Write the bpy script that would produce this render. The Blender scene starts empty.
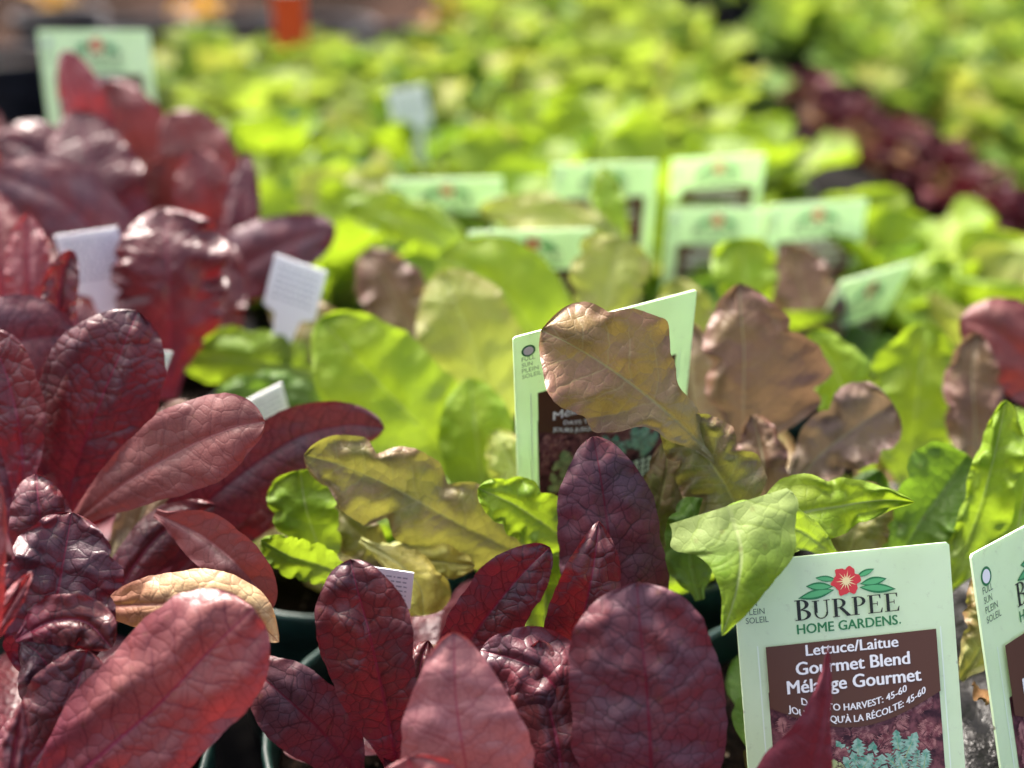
import bpy, math, random
import numpy as np
from mathutils import Vector, Matrix, noise

random.seed(7)
rng = np.random.default_rng(7)
scene = bpy.context.scene
col = scene.collection
R = math.radians

# ------------------------------------------------------------------ camera, world, sun, exposure
H, PITCH, LENS = 0.30, 27.0, 40.0
F = 1024 * LENS / 36.0
SP, CP = math.sin(R(PITCH)), math.cos(R(PITCH))
cam_d = bpy.data.cameras.new('camera')
cam = bpy.data.objects.new('camera', cam_d)
col.objects.link(cam)
cam.location = (0, 0, H)
cam.rotation_euler = (R(90 - PITCH), 0, 0)
cam_d.lens = LENS
cam_d.sensor_width = 36.0
cam_d.clip_start = 0.02
cam_d.clip_end = 200
cam_d.dof.use_dof = True
cam_d.dof.focus_distance = 0.352
cam_d.dof.aperture_fstop = 4.2
cam_d.dof.aperture_blades = 0
scene.camera = cam

SUN_EL, SUN_AZ = 53.0, -38.0          # azimuth clockwise from +Y
world = bpy.data.worlds.new('World')
scene.world = world
world.use_nodes = True
wn = world.node_tree
wn.nodes.clear()
sky = wn.nodes.new('ShaderNodeTexSky')
sky.sky_type = 'NISHITA'
sky.sun_disc = False
sky.sun_elevation = R(SUN_EL)
sky.sun_rotation = R(SUN_AZ)
sky.air_density = 0.35
sky.dust_density = 8.0
sky.ozone_density = 0.3
bg = wn.nodes.new('ShaderNodeBackground')
bg.inputs['Strength'].default_value = 0.15
wo = wn.nodes.new('ShaderNodeOutputWorld')
wn.links.new(sky.outputs[0], bg.inputs[0])
wn.links.new(bg.outputs[0], wo.inputs[0])

sun_d = bpy.data.lights.new('sun', 'SUN')
sun_d.energy = 1.5
sun_d.angle = R(10.0)
sun_d.color = (1.0, 0.95, 0.86)
sun = bpy.data.objects.new('sun', sun_d)
col.objects.link(sun)
sdir = Vector((math.sin(R(SUN_AZ)) * math.cos(R(SUN_EL)), math.cos(R(SUN_AZ)) * math.cos(R(SUN_EL)), math.sin(R(SUN_EL))))
sun.rotation_euler = sdir.to_track_quat('Z', 'Y').to_euler()
sun.location = sdir * 5

scene.view_settings.view_transform = 'Standard'
scene.view_settings.look = 'None'
scene.view_settings.gamma = 1.0
scene.view_settings.exposure = 2.45


# ------------------------------------------------------------------ helpers
def pt(px, py, d):
    """world point seen at a pixel, d metres along the view axis"""
    x, y = (px - 512) / F * d, (py - 384) / F * d
    return Vector((x, d * CP - y * SP, H - d * SP - y * CP))


def pt_np(px, py, d):
    x, y = (px - 512) / F * d, (py - 384) / F * d
    return np.stack([x, d * CP - y * SP, H - d * SP - y * CP], -1)


def soil_pt(px, py, z=0.0):
    d = (H - z) / (SP + (py - 384) / F * CP)
    return pt(px, py, d)


def mesh_obj(name, verts, faces, mat=None, parent=None, smooth=True, uvs=None):
    me = bpy.data.meshes.new(name)
    me.from_pydata([tuple(v) for v in verts], [], faces)
    if uvs:
        for uname, data in uvs.items():
            lay = me.uv_layers.new(name=uname)
            idx = np.empty(len(me.loops), dtype=np.int32)
            me.loops.foreach_get('vertex_index', idx)
            lay.data.foreach_set('uv', np.asarray(data, dtype=np.float32)[idx].ravel())
    if smooth:
        me.polygons.foreach_set('use_smooth', [True] * len(me.polygons))
    if mat:
        me.materials.append(mat)
    me.update()
    o = bpy.data.objects.new(name, me)
    col.objects.link(o)
    if parent:
        o.parent = parent
    return o


def empty(name, loc=(0, 0, 0)):
    o = bpy.data.objects.new(name, None)
    o.empty_display_size = 0.02
    col.objects.link(o)
    o.location = loc
    return o


def tag(o, label=None, cat=None, group=None, kind=None):
    if label: o['label'] = label
    if cat: o['category'] = cat
    if group: o['group'] = group
    if kind: o['kind'] = kind
    return o


def copy_tree(o, parent=None):
    c = o.copy()
    col.objects.link(c)
    c.parent = parent
    for ch in list(o.children):
        copy_tree(ch, c)
    return c


# ------------------------------------------------------------------ node helpers / materials
class NT:
    def __init__(self, name):
        self.m = bpy.data.materials.new(name)
        self.m.use_nodes = True
        self.t = self.m.node_tree
        self.t.nodes.clear()
        self.out = self.t.nodes.new('ShaderNodeOutputMaterial')

    def n(self, ty, **kw):
        nd = self.t.nodes.new(ty)
        for k, v in kw.items():
            setattr(nd, k, v)
        return nd

    def put(self, sock, v):
        if isinstance(v, bpy.types.NodeSocket):
            self.t.links.new(v, sock)
        elif isinstance(v, (tuple, list)) and sock.type == 'RGBA' and len(v) == 3:
            sock.default_value = (*v, 1)
        else:
            sock.default_value = v

    def math(self, op, a, b=None, c=None, clamp=False):
        nd = self.n('ShaderNodeMath', operation=op, use_clamp=clamp)
        self.put(nd.inputs[0], a)
        if b is not None: self.put(nd.inputs[1], b)
        if c is not None: self.put(nd.inputs[2], c)
        return nd.outputs[0]

    def mix(self, f, a, b):
        nd = self.n('ShaderNodeMix', data_type='RGBA')
        self.put(nd.inputs[0], f)
        self.put(nd.inputs[6], a)
        self.put(nd.inputs[7], b)
        return nd.outputs[2]

    def ramp(self, v, lo, hi, a=0.0, b=1.0):
        nd = self.n('ShaderNodeMapRange', interpolation_type='SMOOTHSTEP')
        self.put(nd.inputs[0], v)
        nd.inputs[1].default_value, nd.inputs[2].default_value = lo, hi
        nd.inputs[3].default_value, nd.inputs[4].default_value = a, b
        return nd.outputs[0]

    def noise(self, vec, scale, detail=3, rough=0.5, out=0):
        nd = self.n('ShaderNodeTexNoise')
        if vec is not None: self.put(nd.inputs['Vector'], vec)
        nd.inputs['Scale'].default_value = scale
        nd.inputs['Detail'].default_value = detail
        nd.inputs['Roughness'].default_value = rough
        return nd.outputs[out]

    def noise2(self, *a, **kw):
        o = self.noise(*a, **kw)
        o.node.noise_dimensions = '2D'
        return o

    def vmath(self, op, a, b):
        nd = self.n('ShaderNodeVectorMath', operation=op)
        self.put(nd.inputs[0], a)
        self.put(nd.inputs[1], b)
        return nd.outputs[0]


ALB = .57


def leaf_mat(name, c1, c2, vein, margin, trans, tfac=0.35, rough=0.38, spec=0.5, bump=0.6, net=0.5,
             lat=0.6, base=None, marg=0.5, cell=2.6, puffy=1.0, spots=0.25):
    """UVMap = (signed cm across, cm along), Norm = (0..1 across, 0..1 along)"""
    c1, c2, vein, margin, trans = (tuple(v * ALB for v in q) for q in (c1, c2, vein, margin, trans))
    if base: base = tuple(v * ALB for v in base)
    bump *= .8
    k = NT(name)
    uv = k.n('ShaderNodeUVMap', uv_map='UVMap').outputs[0]
    nm = k.n('ShaderNodeUVMap', uv_map='Norm').outputs[0]
    oi = k.n('ShaderNodeObjectInfo')
    rnd = oi.outputs['Random']
    cmb = k.n('ShaderNodeCombineXYZ')
    k.put(cmb.inputs[0], k.math('MULTIPLY', rnd, 37.0))
    k.put(cmb.inputs[1], k.math('MULTIPLY', rnd, 91.0))
    uvo = k.vmath('ADD', uv, cmb.outputs[0])
    dist = k.vmath('SUBTRACT', k.noise2(uvo, 1.1, 2, out=1), (0.5, 0.5, 0.5))
    sc = k.n('ShaderNodeVectorMath', operation='SCALE')
    k.put(sc.inputs[0], dist)
    sc.inputs['Scale'].default_value = 0.40
    uvd = k.vmath('ADD', uv, sc.outputs[0])
    sx = k.n('ShaderNodeSeparateXYZ')
    k.put(sx.inputs[0], uvd)
    sn = k.n('ShaderNodeSeparateXYZ')
    k.put(sn.inputs[0], nm)
    s0 = k.n('ShaderNodeSeparateXYZ')
    k.put(s0.inputs[0], uv)
    ax0 = k.math('ABSOLUTE', s0.outputs[0])
    ax = k.math('ABSOLUTE', sx.outputs[0])
    t = sn.outputs[1]
    au = k.math('ABSOLUTE', k.math('MULTIPLY_ADD', sn.outputs[0], 2.0, -1.0))
    # midrib
    wid = k.math('MULTIPLY_ADD', t, -0.085, 0.105)
    mid = k.math('SUBTRACT', 1.0, k.ramp(k.math('DIVIDE', ax0, wid), 0.35, 1.1))
    # lateral veins
    s = k.math('DIVIDE', k.math('MULTIPLY_ADD', k.math('POWER', ax, 1.15), -0.75, sx.outputs[1]), 0.95)
    dl = k.math('ABSOLUTE', k.math('SUBTRACT', k.math('FRACT', s), 0.5))
    latm = k.math('MULTIPLY', k.math('SUBTRACT', 1.0, k.ramp(dl, 0.015, 0.06)), k.ramp(au, 0.98, 0.45))
    # vein network / blisters
    vo = k.n('ShaderNodeTexVoronoi', feature='DISTANCE_TO_EDGE', voronoi_dimensions='2D')
    k.put(vo.inputs['Vector'], k.vmath('ADD', uvd, cmb.outputs[0]))
    vo.inputs['Scale'].default_value = cell
    ve = vo.outputs['Distance']
    netm = k.math('SUBTRACT', 1.0, k.ramp(ve, 0.0, 0.075))
    vo2 = k.n('ShaderNodeTexVoronoi', feature='DISTANCE_TO_EDGE', voronoi_dimensions='2D')
    k.put(vo2.inputs['Vector'], uvo)
    vo2.inputs['Scale'].default_value = cell * 3.1
    net2 = k.math('SUBTRACT', 1.0, k.ramp(vo2.outputs['Distance'], 0.0, 0.1))
    # colour
    nz = k.noise2(uvo, 0.45, 4, 0.55)
    c = k.mix(k.ramp(nz, 0.36, 0.64), c1, c2)
    fine = k.noise2(uvo, 9.0, 3, 0.6)
    dk = k.n('ShaderNodeHueSaturation')
    k.put(dk.inputs['Color'], c)
    k.put(dk.inputs['Value'], k.math('MULTIPLY_ADD', fine, 0.7, 0.65))
    k.put(dk.inputs['Hue'], k.math('MULTIPLY_ADD', rnd, 0.02, 0.49))
    c = dk.outputs[0]
    c = k.mix(k.math('MULTIPLY', k.ramp(au, 0.55, 1.0), marg), c, margin)
    if base:
        c = k.mix(k.math('MULTIPLY', k.ramp(t, 0.58, 0.05), 0.8), c, base)
    c = k.mix(k.math('MULTIPLY', netm, net * 0.75), c, vein)
    c = k.mix(k.math('MULTIPLY', net2, net * 0.22), c, vein)
    c = k.mix(k.math('MULTIPLY', latm, lat), c, vein)
    c = k.mix(k.math('MULTIPLY', mid, min(1.0, lat + 0.25)), c, margin if base is None else base)
    # small blemishes
    bl = k.n('ShaderNodeTexVoronoi', feature='F1', voronoi_dimensions='2D')
    k.put(bl.inputs['Vector'], uvo)
    bl.inputs['Scale'].default_value = 0.8
    c = k.mix(k.math('MULTIPLY', k.ramp(bl.outputs['Distance'], 0.09, 0.04), spots), c, (0.12, 0.06, 0.03))
    # relief
    vs = k.n('ShaderNodeTexVoronoi', feature='SMOOTH_F1', voronoi_dimensions='2D')
    k.put(vs.inputs['Vector'], k.vmath('ADD', uvd, cmb.outputs[0]))
    vs.inputs['Scale'].default_value = cell
    vs.inputs['Smoothness'].default_value = 0.3
    for q in (vo, vs):
        q.inputs['Randomness'].default_value = 0.88
    h = k.math('MULTIPLY', k.math('POWER', k.math('MAXIMUM', vs.outputs['Distance'], 0.0), 2.0), -2.2 * puffy)
    h = k.math('SUBTRACT', h, k.math('MULTIPLY', k.math('SUBTRACT', 1.0, k.ramp(ve, 0.0, 0.09)), 0.30))
    h = k.math('ADD', h, k.math('MULTIPLY', k.ramp(dl, -0.06, 0.22), 0.9))
    h = k.math('ADD', h, k.math('MULTIPLY', k.ramp(vo2.outputs['Distance'], 0.0, 0.3), 0.10))
    h = k.math('ADD', h, k.math('MULTIPLY', k.noise2(uvo, 2.0, 2), 0.3))
    h = k.math('SUBTRACT', h, k.math('MULTIPLY', mid, 0.8))
    bp = k.n('ShaderNodeBump')
    bp.inputs['Strength'].default_value = bump
    bp.inputs['Distance'].default_value = 0.0011
    k.put(bp.inputs['Height'], h)
    p = k.n('ShaderNodeBsdfPrincipled')
    k.put(p.inputs['Base Color'], c)
    k.put(p.inputs['Roughness'], k.math('MULTIPLY_ADD', fine, 0.22, rough - 0.11))
    p.inputs['Specular IOR Level'].default_value = spec
    k.put(p.inputs['Normal'], bp.outputs[0])
    tr = k.n('ShaderNodeBsdfTranslucent')
    tc = k.mix(k.math('MULTIPLY', k.math('MAXIMUM', netm, k.math('MAXIMUM', latm, mid)), 0.55 * net + 0.1), trans,
               tuple(v * 0.45 for v in trans))
    hs = k.n('ShaderNodeHueSaturation')
    k.put(hs.inputs['Color'], tc)
    k.put(hs.inputs['Value'], k.math('MULTIPLY_ADD', nz, 0.8, 0.6))
    k.put(tr.inputs['Color'], hs.outputs[0])
    k.put(tr.inputs['Normal'], bp.outputs[0])
    mx = k.n('ShaderNodeMixShader')
    mx.inputs[0].default_value = tfac
    k.t.links.new(p.outputs[0], mx.inputs[1])
    k.t.links.new(tr.outputs[0], mx.inputs[2])
    k.t.links.new(mx.outputs[0], k.out.inputs[0])
    return k.m


def plain(name, c, rough=0.5, spec=0.5, c2=None, scale=40, bump=0.0, bscale=200, metallic=0, trans=0.0, dist=0.001):
    k = NT(name)
    p = k.n('ShaderNodeBsdfPrincipled')
    tc = k.n('ShaderNodeTexCoord').outputs['Object']
    if c2:
        k.put(p.inputs['Base Color'], k.mix(k.ramp(k.noise(tc, scale, 5, 0.6), 0.35, 0.65), c, c2))
    else:
        p.inputs['Base Color'].default_value = (*c, 1)
    p.inputs['Roughness'].default_value = rough
    p.inputs['Specular IOR Level'].default_value = spec
    p.inputs['Metallic'].default_value = metallic
    if bump:
        bp = k.n('ShaderNodeBump')
        bp.inputs['Strength'].default_value = bump
        bp.inputs['Distance'].default_value = dist
        k.put(bp.inputs['Height'], k.noise(tc, bscale, 5, 0.65))
        k.put(p.inputs['Normal'], bp.outputs[0])
    if trans:
        tr = k.n('ShaderNodeBsdfTranslucent')
        tr.inputs[0].default_value = (*c, 1)
        mx = k.n('ShaderNodeMixShader')
        mx.inputs[0].default_value = trans
        k.t.links.new(p.outputs[0], mx.inputs[1])
        k.t.links.new(tr.outputs[0], mx.inputs[2])
        k.t.links.new(mx.outputs[0], k.out.inputs[0])
    else:
        k.t.links.new(p.outputs[0], k.out.inputs[0])
    return k.m


M = {}
M['purple'] = leaf_mat('purple_leaf', (.095, .036, .050), (.17, .030, .036), (.020, .004, .009), (.12, .030, .044), (.15, .010, .014),
                       tfac=.18, rough=.37, spec=.5, bump=.38, net=.85, lat=.6, base=(.26, .015, .05))
M['plum'] = leaf_mat('plum_leaf', (.15, .072, .095), (.20, .050, .060), (.022, .004, .010), (.12, .035, .05), (.14, .010, .014),
                     tfac=.16, rough=.48, spec=.4, bump=.24, net=.85, lat=.6, base=(.20, .010, .035), puffy=.9)
M['red'] = leaf_mat('red_leaf', (.13, .026, .034), (.16, .028, .032), (.035, .005, .009), (.19, .03, .04), (.20, .012, .014),
                    tfac=.24, rough=.37, spec=.6, bump=.36, net=.75, lat=.6, base=(.28, .02, .06))
M['pink'] = leaf_mat('pink_leaf', (.27, .080, .082), (.33, .11, .10), (.13, .014, .028), (.36, .08, .10), (.42, .04, .035),
                     tfac=.30, rough=.40, spec=.5, bump=.26, net=.75, lat=.7, base=(.27, .012, .06))
M['blush'] = leaf_mat('blush_leaf', (.40, .17, .175), (.44, .20, .19), (.26, .055, .075), (.46, .16, .17), (.34, .07, .06),
                     tfac=.25, rough=.42, spec=.5, bump=.22, net=.6, lat=.6, base=(.36, .06, .10), puffy=.8)
M['rose'] = leaf_mat('rose_brown_leaf', (.20, .075, .072), (.24, .070, .070), (.11, .026, .030), (.24, .06, .068), (.30, .045, .03),
                     tfac=.28, rough=.5, spec=.4, bump=.25, net=.4, lat=.4, base=(.34, .10, .10), puffy=.6)
M['tan'] = leaf_mat('tan_leaf', (.90, .66, .34), (.84, .55, .28), (.34, .14, .07), (.45, .20, .12), (.60, .32, .10),
                    tfac=.34, rough=.5, spec=.4, bump=.35, net=.35, lat=.4, base=(.40, .12, .10))
M['olive'] = leaf_mat('olive_leaf', (.20, .215, .05), (.28, .19, .085), (.38, .36, .14), (.23, .10, .06), (.36, .36, .05),
                      tfac=.26, rough=.46, spec=.38, bump=.4, net=.4, lat=.55, base=(.42, .42, .15), marg=.7, puffy=.7)
M['bronze'] = leaf_mat('bronze_leaf', (.27, .185, .055), (.31, .18, .10), (.40, .32, .14), (.25, .11, .07), (.36, .27, .05),
                     tfac=.2, rough=.42, spec=.45, bump=.36, net=.35, lat=.6, base=(.40, .38, .16), marg=.7, puffy=.7)
M['deepred'] = leaf_mat('deep_red_leaf', (.15, .022, .034), (.17, .030, .040), (.07, .008, .014), (.20, .03, .05), (.22, .012, .014),
                     tfac=.22, rough=.40, spec=.4, bump=.10, net=.3, lat=.35, base=(.20, .02, .04))
M['brown'] = leaf_mat('brown_mauve_leaf', (.21, .115, .080), (.19, .125, .052), (.30, .20, .11), (.19, .075, .068), (.27, .165, .085),
                      tfac=.30, rough=.5, spec=.4, bump=.35, net=.25, lat=.5, base=(.45, .42, .22), marg=.7, puffy=.7)
M['taupe'] = leaf_mat('taupe_leaf', (.24, .165, .125), (.23, .175, .10), (.33, .26, .17), (.21, .115, .10), (.34, .23, .12),
                      tfac=.32, rough=.5, spec=.4, bump=.32, net=.25, lat=.5, base=(.45, .42, .26), marg=.6, puffy=.6)
M['lime'] = leaf_mat('lime_leaf', (.20, .36, .022), (.27, .40, .035), (.30, .44, .07), (.26, .40, .04), (.38, .56, .025),
                     tfac=.44, rough=.5, spec=.2, bump=.26, net=.25, lat=.5, base=(.46, .58, .22), marg=.4, puffy=.7)
M['pale'] = leaf_mat('pale_lime_leaf', (.33, .40, .085), (.33, .35, .08), (.44, .50, .16), (.35, .30, .09), (.46, .54, .07),
                     tfac=.42, rough=.5, spec=.28, bump=.4, net=.22, lat=.4, base=(.50, .60, .28), marg=.5, puffy=.7)
M['yellow'] = leaf_mat('yellow_leaf', (.62, .58, .12), (.56, .60, .14), (.66, .64, .22), (.66, .54, .12), (.74, .68, .10),
                       tfac=.38, rough=.5, spec=.28, bump=.4, net=.2, lat=.4, base=(.50, .55, .22), marg=.5, puffy=.6)
M['green'] = leaf_mat('green_leaf', (.090, .21, .025), (.125, .26, .035), (.20, .34, .08), (.12, .24, .03), (.22, .40, .025),
                      tfac=.38, rough=.5, spec=.28, bump=.4, net=.25, lat=.45, base=(.35, .5, .18), marg=.4, puffy=.8)


def far_mat(name, c1, c2, trans, tfac):
    """the same blades for plants far out of focus, without the vein relief"""
    c1, c2, trans = (tuple(v * ALB for v in q) for q in (c1, c2, trans))
    k = NT(name)
    g = k.n('ShaderNodeNewGeometry').outputs['Position']
    c = k.mix(k.ramp(k.noise(g, 14, 3), .35, .65), c1, c2)
    p = k.n('ShaderNodeBsdfPrincipled')
    k.put(p.inputs['Base Color'], c)
    p.inputs['Roughness'].default_value = .6
    p.inputs['Specular IOR Level'].default_value = .15
    tr = k.n('ShaderNodeBsdfTranslucent')
    tr.inputs[0].default_value = (*trans, 1)
    mx = k.n('ShaderNodeMixShader')
    mx.inputs[0].default_value = tfac
    k.t.links.new(p.outputs[0], mx.inputs[1])
    k.t.links.new(tr.outputs[0], mx.inputs[2])
    k.t.links.new(mx.outputs[0], k.out.inputs[0])
    return k.m


M['far_lime'] = far_mat('far_lime_leaf', (.24, .37, .05), (.34, .43, .08), (.38, .52, .05), .46)
M['far_pale'] = far_mat('far_pale_leaf', (.33, .40, .085), (.36, .38, .08), (.46, .52, .07), .42)
M['far_green'] = far_mat('far_green_leaf', (.13, .25, .045), (.18, .31, .06), (.24, .38, .04), .40)
M['far_purple'] = far_mat('far_purple_leaf', (.075, .022, .034), (.10, .028, .036), (.10, .015, .02), .18)
M['far_red'] = far_mat('far_red_leaf', (.11, .024, .032), (.15, .035, .038), (.13, .018, .022), .2)
M['far_rose'] = far_mat('far_rose_leaf', (.21, .075, .066), (.24, .065, .062), (.32, .065, .045), .26)
M['far_pink'] = far_mat('far_pink_leaf', (.28, .085, .085), (.34, .11, .10), (.34, .05, .05), .28)
M['far_brown'] = far_mat('far_brown_leaf', (.21, .115, .080), (.19, .125, .052), (.36, .19, .08), .34)
M['far_taupe'] = M['far_brown']
M['far_olive'] = far_mat('far_olive_leaf', (.24, .19, .045), (.25, .135, .055), (.44, .35, .05), .36)



def soil_mat():
    k = NT('potting_soil')
    tc = k.n('ShaderNodeTexCoord').outputs['Object']
    c = k.mix(k.ramp(k.noise(tc, 260, 5, .6), .35, .7), (.003, .0025, .002), (.016, .010, .007))
    v = k.n('ShaderNodeTexVoronoi', feature='F1')
    k.put(v.inputs['Vector'], tc)
    v.inputs['Scale'].default_value = 230
    c = k.mix(k.math('MULTIPLY', k.ramp(v.outputs['Distance'], .26, .20), k.ramp(k.noise(tc, 120, 2), .54, .58)), c, (.20, .16, .11))
    p = k.n('ShaderNodeBsdfPrincipled')
    k.put(p.inputs['Base Color'], c)
    p.inputs['Roughness'].default_value = .95
    p.inputs['Specular IOR Level'].default_value = .05
    bp = k.n('ShaderNodeBump')
    bp.inputs['Strength'].default_value = 1.0
    bp.inputs['Distance'].default_value = .003
    k.put(bp.inputs['Height'], k.noise(tc, 500, 5, .65))
    k.put(p.inputs['Normal'], bp.outputs[0])
    k.t.links.new(p.outputs[0], k.out.inputs[0])
    return k.m


M['soil'] = soil_mat()
M['pot_green'] = plain('dark_green_plastic', (.006, .022, .018), .28, .5, (.010, .032, .026), 60, .15, 300)
M['pot_black'] = plain('black_plastic', (.005, .0055, .008), .4, .25, (.02, .022, .028), 60, .15, 300)
M['ground'] = plain('bark_ground', (.010, .008, .007), 1.0, 0.0, (.036, .023, .018), 5, 1.0, 30, dist=.02)
M['film'] = plain('black_film', (.004, .004, .0045), .22, .12, (.010, .010, .011), 90, .7, 70, dist=.003)
M['dry'] = plain('dried_leaf', (.16, .09, .035), .8, .2, (.08, .04, .015), 120, .6, 300)


# ------------------------------------------------------------------ leaves
PROF = {
    'romaine': ([0, .08, .2, .35, .5, .65, .77, .86, .93, .975, 1], [.17, .18, .36, .66, .88, 1, .97, .84, .62, .37, 0]),
    'oval': ([0, .06, .15, .3, .45, .6, .72, .83, .91, .97, 1], [.16, .22, .5, .82, .98, 1, .93, .76, .55, .31, 0]),
    'long': ([0, .08, .2, .35, .5, .65, .78, .88, .95, 1], [.3, .45, .72, .92, 1, .96, .80, .54, .28, 0]),
    'point': ([0, .08, .2, .35, .5, .65, .8, .92, 1], [.3, .55, .85, 1, .95, .78, .50, .22, 0]),
    'fan': ([0, .1, .25, .4, .55, .7, .82, .9, .955, .985, 1], [.12, .16, .34, .6, .83, .97, 1, .92, .72, .46, 0]),
    'blade': ([0, .2, .5, .8, 1], [1, 1, .8, .45, 0]),
}


def prof(p, t):
    tt, ww = PROF[p] if isinstance(p, str) else p
    # smooth (cosine-free cubic hermite) interpolation
    tt, ww = np.array(tt, float), np.array(ww, float)
    m = np.zeros_like(ww)
    dx = np.diff(tt)
    dlt = np.diff(ww) / dx
    m[1:-1] = np.where(dlt[:-1] * dlt[1:] > 0, 2 * dlt[:-1] * dlt[1:] / (dlt[:-1] + dlt[1:] + 1e-12), 0)
    m[0], m[-1] = dlt[0], dlt[-1] * 1.6
    i = np.clip(np.searchsorted(tt, t, side='right') - 1, 0, len(tt) - 2)
    hh = dx[i]
    s = (t - tt[i]) / hh
    return np.maximum(0, (2 * s**3 - 3 * s**2 + 1) * ww[i] + (s**3 - 2 * s**2 + s) * hh * m[i]
                      + (-2 * s**3 + 3 * s**2) * ww[i + 1] + (s**3 - s**2) * hh * m[i + 1])


def spline(P, t):
    P = np.array(P, float)
    n = len(P)
    if n == 2:
        return P[0] + (P[1] - P[0]) * t[:, None]
    L = np.r_[0, np.cumsum(np.linalg.norm(np.diff(P[:, :2], axis=0), axis=1))]
    L /= L[-1]
    Pe = np.vstack([2 * P[0] - P[1], P, 2 * P[-1] - P[-2]])
    Le = np.r_[-(L[1]), L, 1 + (1 - L[-2])]
    i = np.clip(np.searchsorted(L, t, side='right') - 1, 0, n - 2)
    k = i + 1
    h = (Le[k + 1] - Le[k])
    s = ((t - Le[k]) / h)[:, None]
    m0 = (Pe[k + 1] - Pe[k - 1]) / (Le[k + 1] - Le[k - 1])[:, None] * h[:, None]
    m1 = (Pe[k + 2] - Pe[k]) / (Le[k + 2] - Le[k])[:, None] * h[:, None]
    return (2 * s**3 - 3 * s**2 + 1) * Pe[k] + (s**3 - 2 * s**2 + s) * m0 + (-2 * s**3 + 3 * s**2) * Pe[k + 1] + (s**3 - s**2) * m1


def grid_faces(nt, nu):
    return [(i * nu + j, i * nu + j + 1, (i + 1) * nu + j + 1, (i + 1) * nu + j) for i in range(nt - 1) for j in range(nu - 1)]


def nz1(x, seed):
    return np.array([noise.noise(Vector((float(v), seed * 3.17, seed * 1.31))) for v in x])


def margin_fn(t, lobe, lf, seed, teeth=0.012):
    """multiplier of the half width along one edge"""
    m = 1 + teeth * nz1(t * 60, seed) + 0.15 * nz1(t * 4.3, seed + 5) + 0.04 * nz1(t * 17, seed + 8)
    if lobe:
        ph = (seed * 0.37) % 1
        x = (t * lf + ph + .15 * nz1(t * 3, seed + 2)) % 1
        m = m * (1 - lobe * (np.clip(1 - np.abs(x - .5) / .28, 0, 1)**1.3) * np.clip(t * 3, 0, 1) * np.clip((1 - t) * 5, 0, 1))
    return m


HERO_N = [0]


def hero(plant, pts, W, p='romaine', mat='purple', L=1.0, Rr=1.0, eL=0.4, eR=0.4, puff=0.12, ruf=0.06, rf=5, lobe=0.0, lf=4,
         pL=None, pR=None, nt=84, nu=41, wob=0.10, label=None, teeth=0.012, name='leaf', smooth_edge=False):
    """pts: (px, py, depth cm) from base to tip; W half width in px; eL/eR: cm the two edges lie behind the midrib"""
    HERO_N[0] += 1
    eL, eR, puff = eL * .4 if eL > 0 else eL, eR * .4 if eR > 0 else eR, puff * .45
    pts = [(a, b, 34 - (34 - c) * .5 if c < 34 else c) for a, b, c in pts]
    ruf = ruf + .035
    if smooth_edge:
        pass
    elif mat in ('olive', 'brown', 'taupe', 'lime', 'pale', 'yellow', 'green'):
        ruf, lobe, wob, teeth = ruf * 1.9 + .06, max(lobe, .17), wob * 2.0, max(teeth, .024)
    else:
        wob, ruf, teeth = wob * 1.3, ruf + .04, .016
    seed = HERO_N[0]
    s = np.linspace(0, 1, nt)
    t = 1 - (1 - s)**1.55
    C = spline(pts, t)
    T = np.gradient(C[:, :2], axis=0)
    for _ in range(4):
        T[1:-1] = (T[:-2] + 2 * T[1:-1] + T[2:]) / 4
    T /= np.linalg.norm(T, axis=1)[:, None] + 1e-9
    N = np.stack([-T[:, 1], T[:, 0]], 1)
    wl = prof(pL or p, t) * W * L * margin_fn(t, lobe, lf, seed, teeth)
    wr = prof(pR or p, t) * W * Rr * margin_fn(t, lobe, lf, seed + 50, teeth)
    u = np.linspace(-1, 1, nu)
    u = np.sign(u) * np.abs(u)**0.85
    uu, w = np.meshgrid(u, t)
    wv = np.where(uu < 0, wl[:, None], wr[:, None])
    au = np.abs(uu)
    px = C[:, 0:1] + N[:, 0:1] * uu * wv
    py = C[:, 1:2] + N[:, 1:2] * uu * wv
    rel = wv / (W + 1e-9)
    e = np.where(uu < 0, eL, eR) * rel * au**1.7
    ruff = np.zeros_like(au)
    if ruf:
        for i in range(nt):
            for j in range(nu):
                q = au[i, j]
                if q > .15:
                    ruff[i, j] = (noise.noise(Vector((t[i] * rf, uu[i, j] * 1.3, seed * 1.7))) * 1.5
                                  + .7 * noise.noise(Vector((t[i] * rf * 2.4, uu[i, j] * 2.2, seed * 1.7 + 40)))) * q**1.7 * ruf
    fold = .13 * np.exp(-(au / .2)**1.5) * np.clip(rel, 0, 1)
    pf = -puff * np.sin(np.pi * np.clip(au, 0, 1)**.8) * np.clip(rel, 0, 1)
    d = C[:, 2:3] + e + ruff * 1.6 + pf + fold
    # slow unevenness of the blade
    nzv = np.empty_like(d)
    for i in range(nt):
        for j in range(nu):
            nzv[i, j] = noise.noise(Vector((uu[i, j] * wv[i, j] / 26.0, C[i, 1] / 26.0 + C[i, 0] / 60.0, seed * 2.3)))
    d = (d + wob * nzv) * 0.01
    V = pt_np(px, py, d)
    arc = np.r_[0, np.cumsum(np.linalg.norm(np.diff(V[:, nu // 2], axis=0), axis=1))] * 100
    uvc = np.stack([uu * wv * d / F * 100, np.repeat(arc[:, None], nu, 1)], -1).reshape(-1, 2)
    uvn = np.stack([uu * .5 + .5, np.repeat(t[:, None], nu, 1)], -1).reshape(-1, 2)
    V = V.reshape(-1, 3) - np.array(plant.location)
    o = mesh_obj(name, V, grid_faces(nt, nu), M[mat], plant, True, {'UVMap': uvc, 'Norm': uvn})
    if label:
        o['label'] = label
    return o


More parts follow.
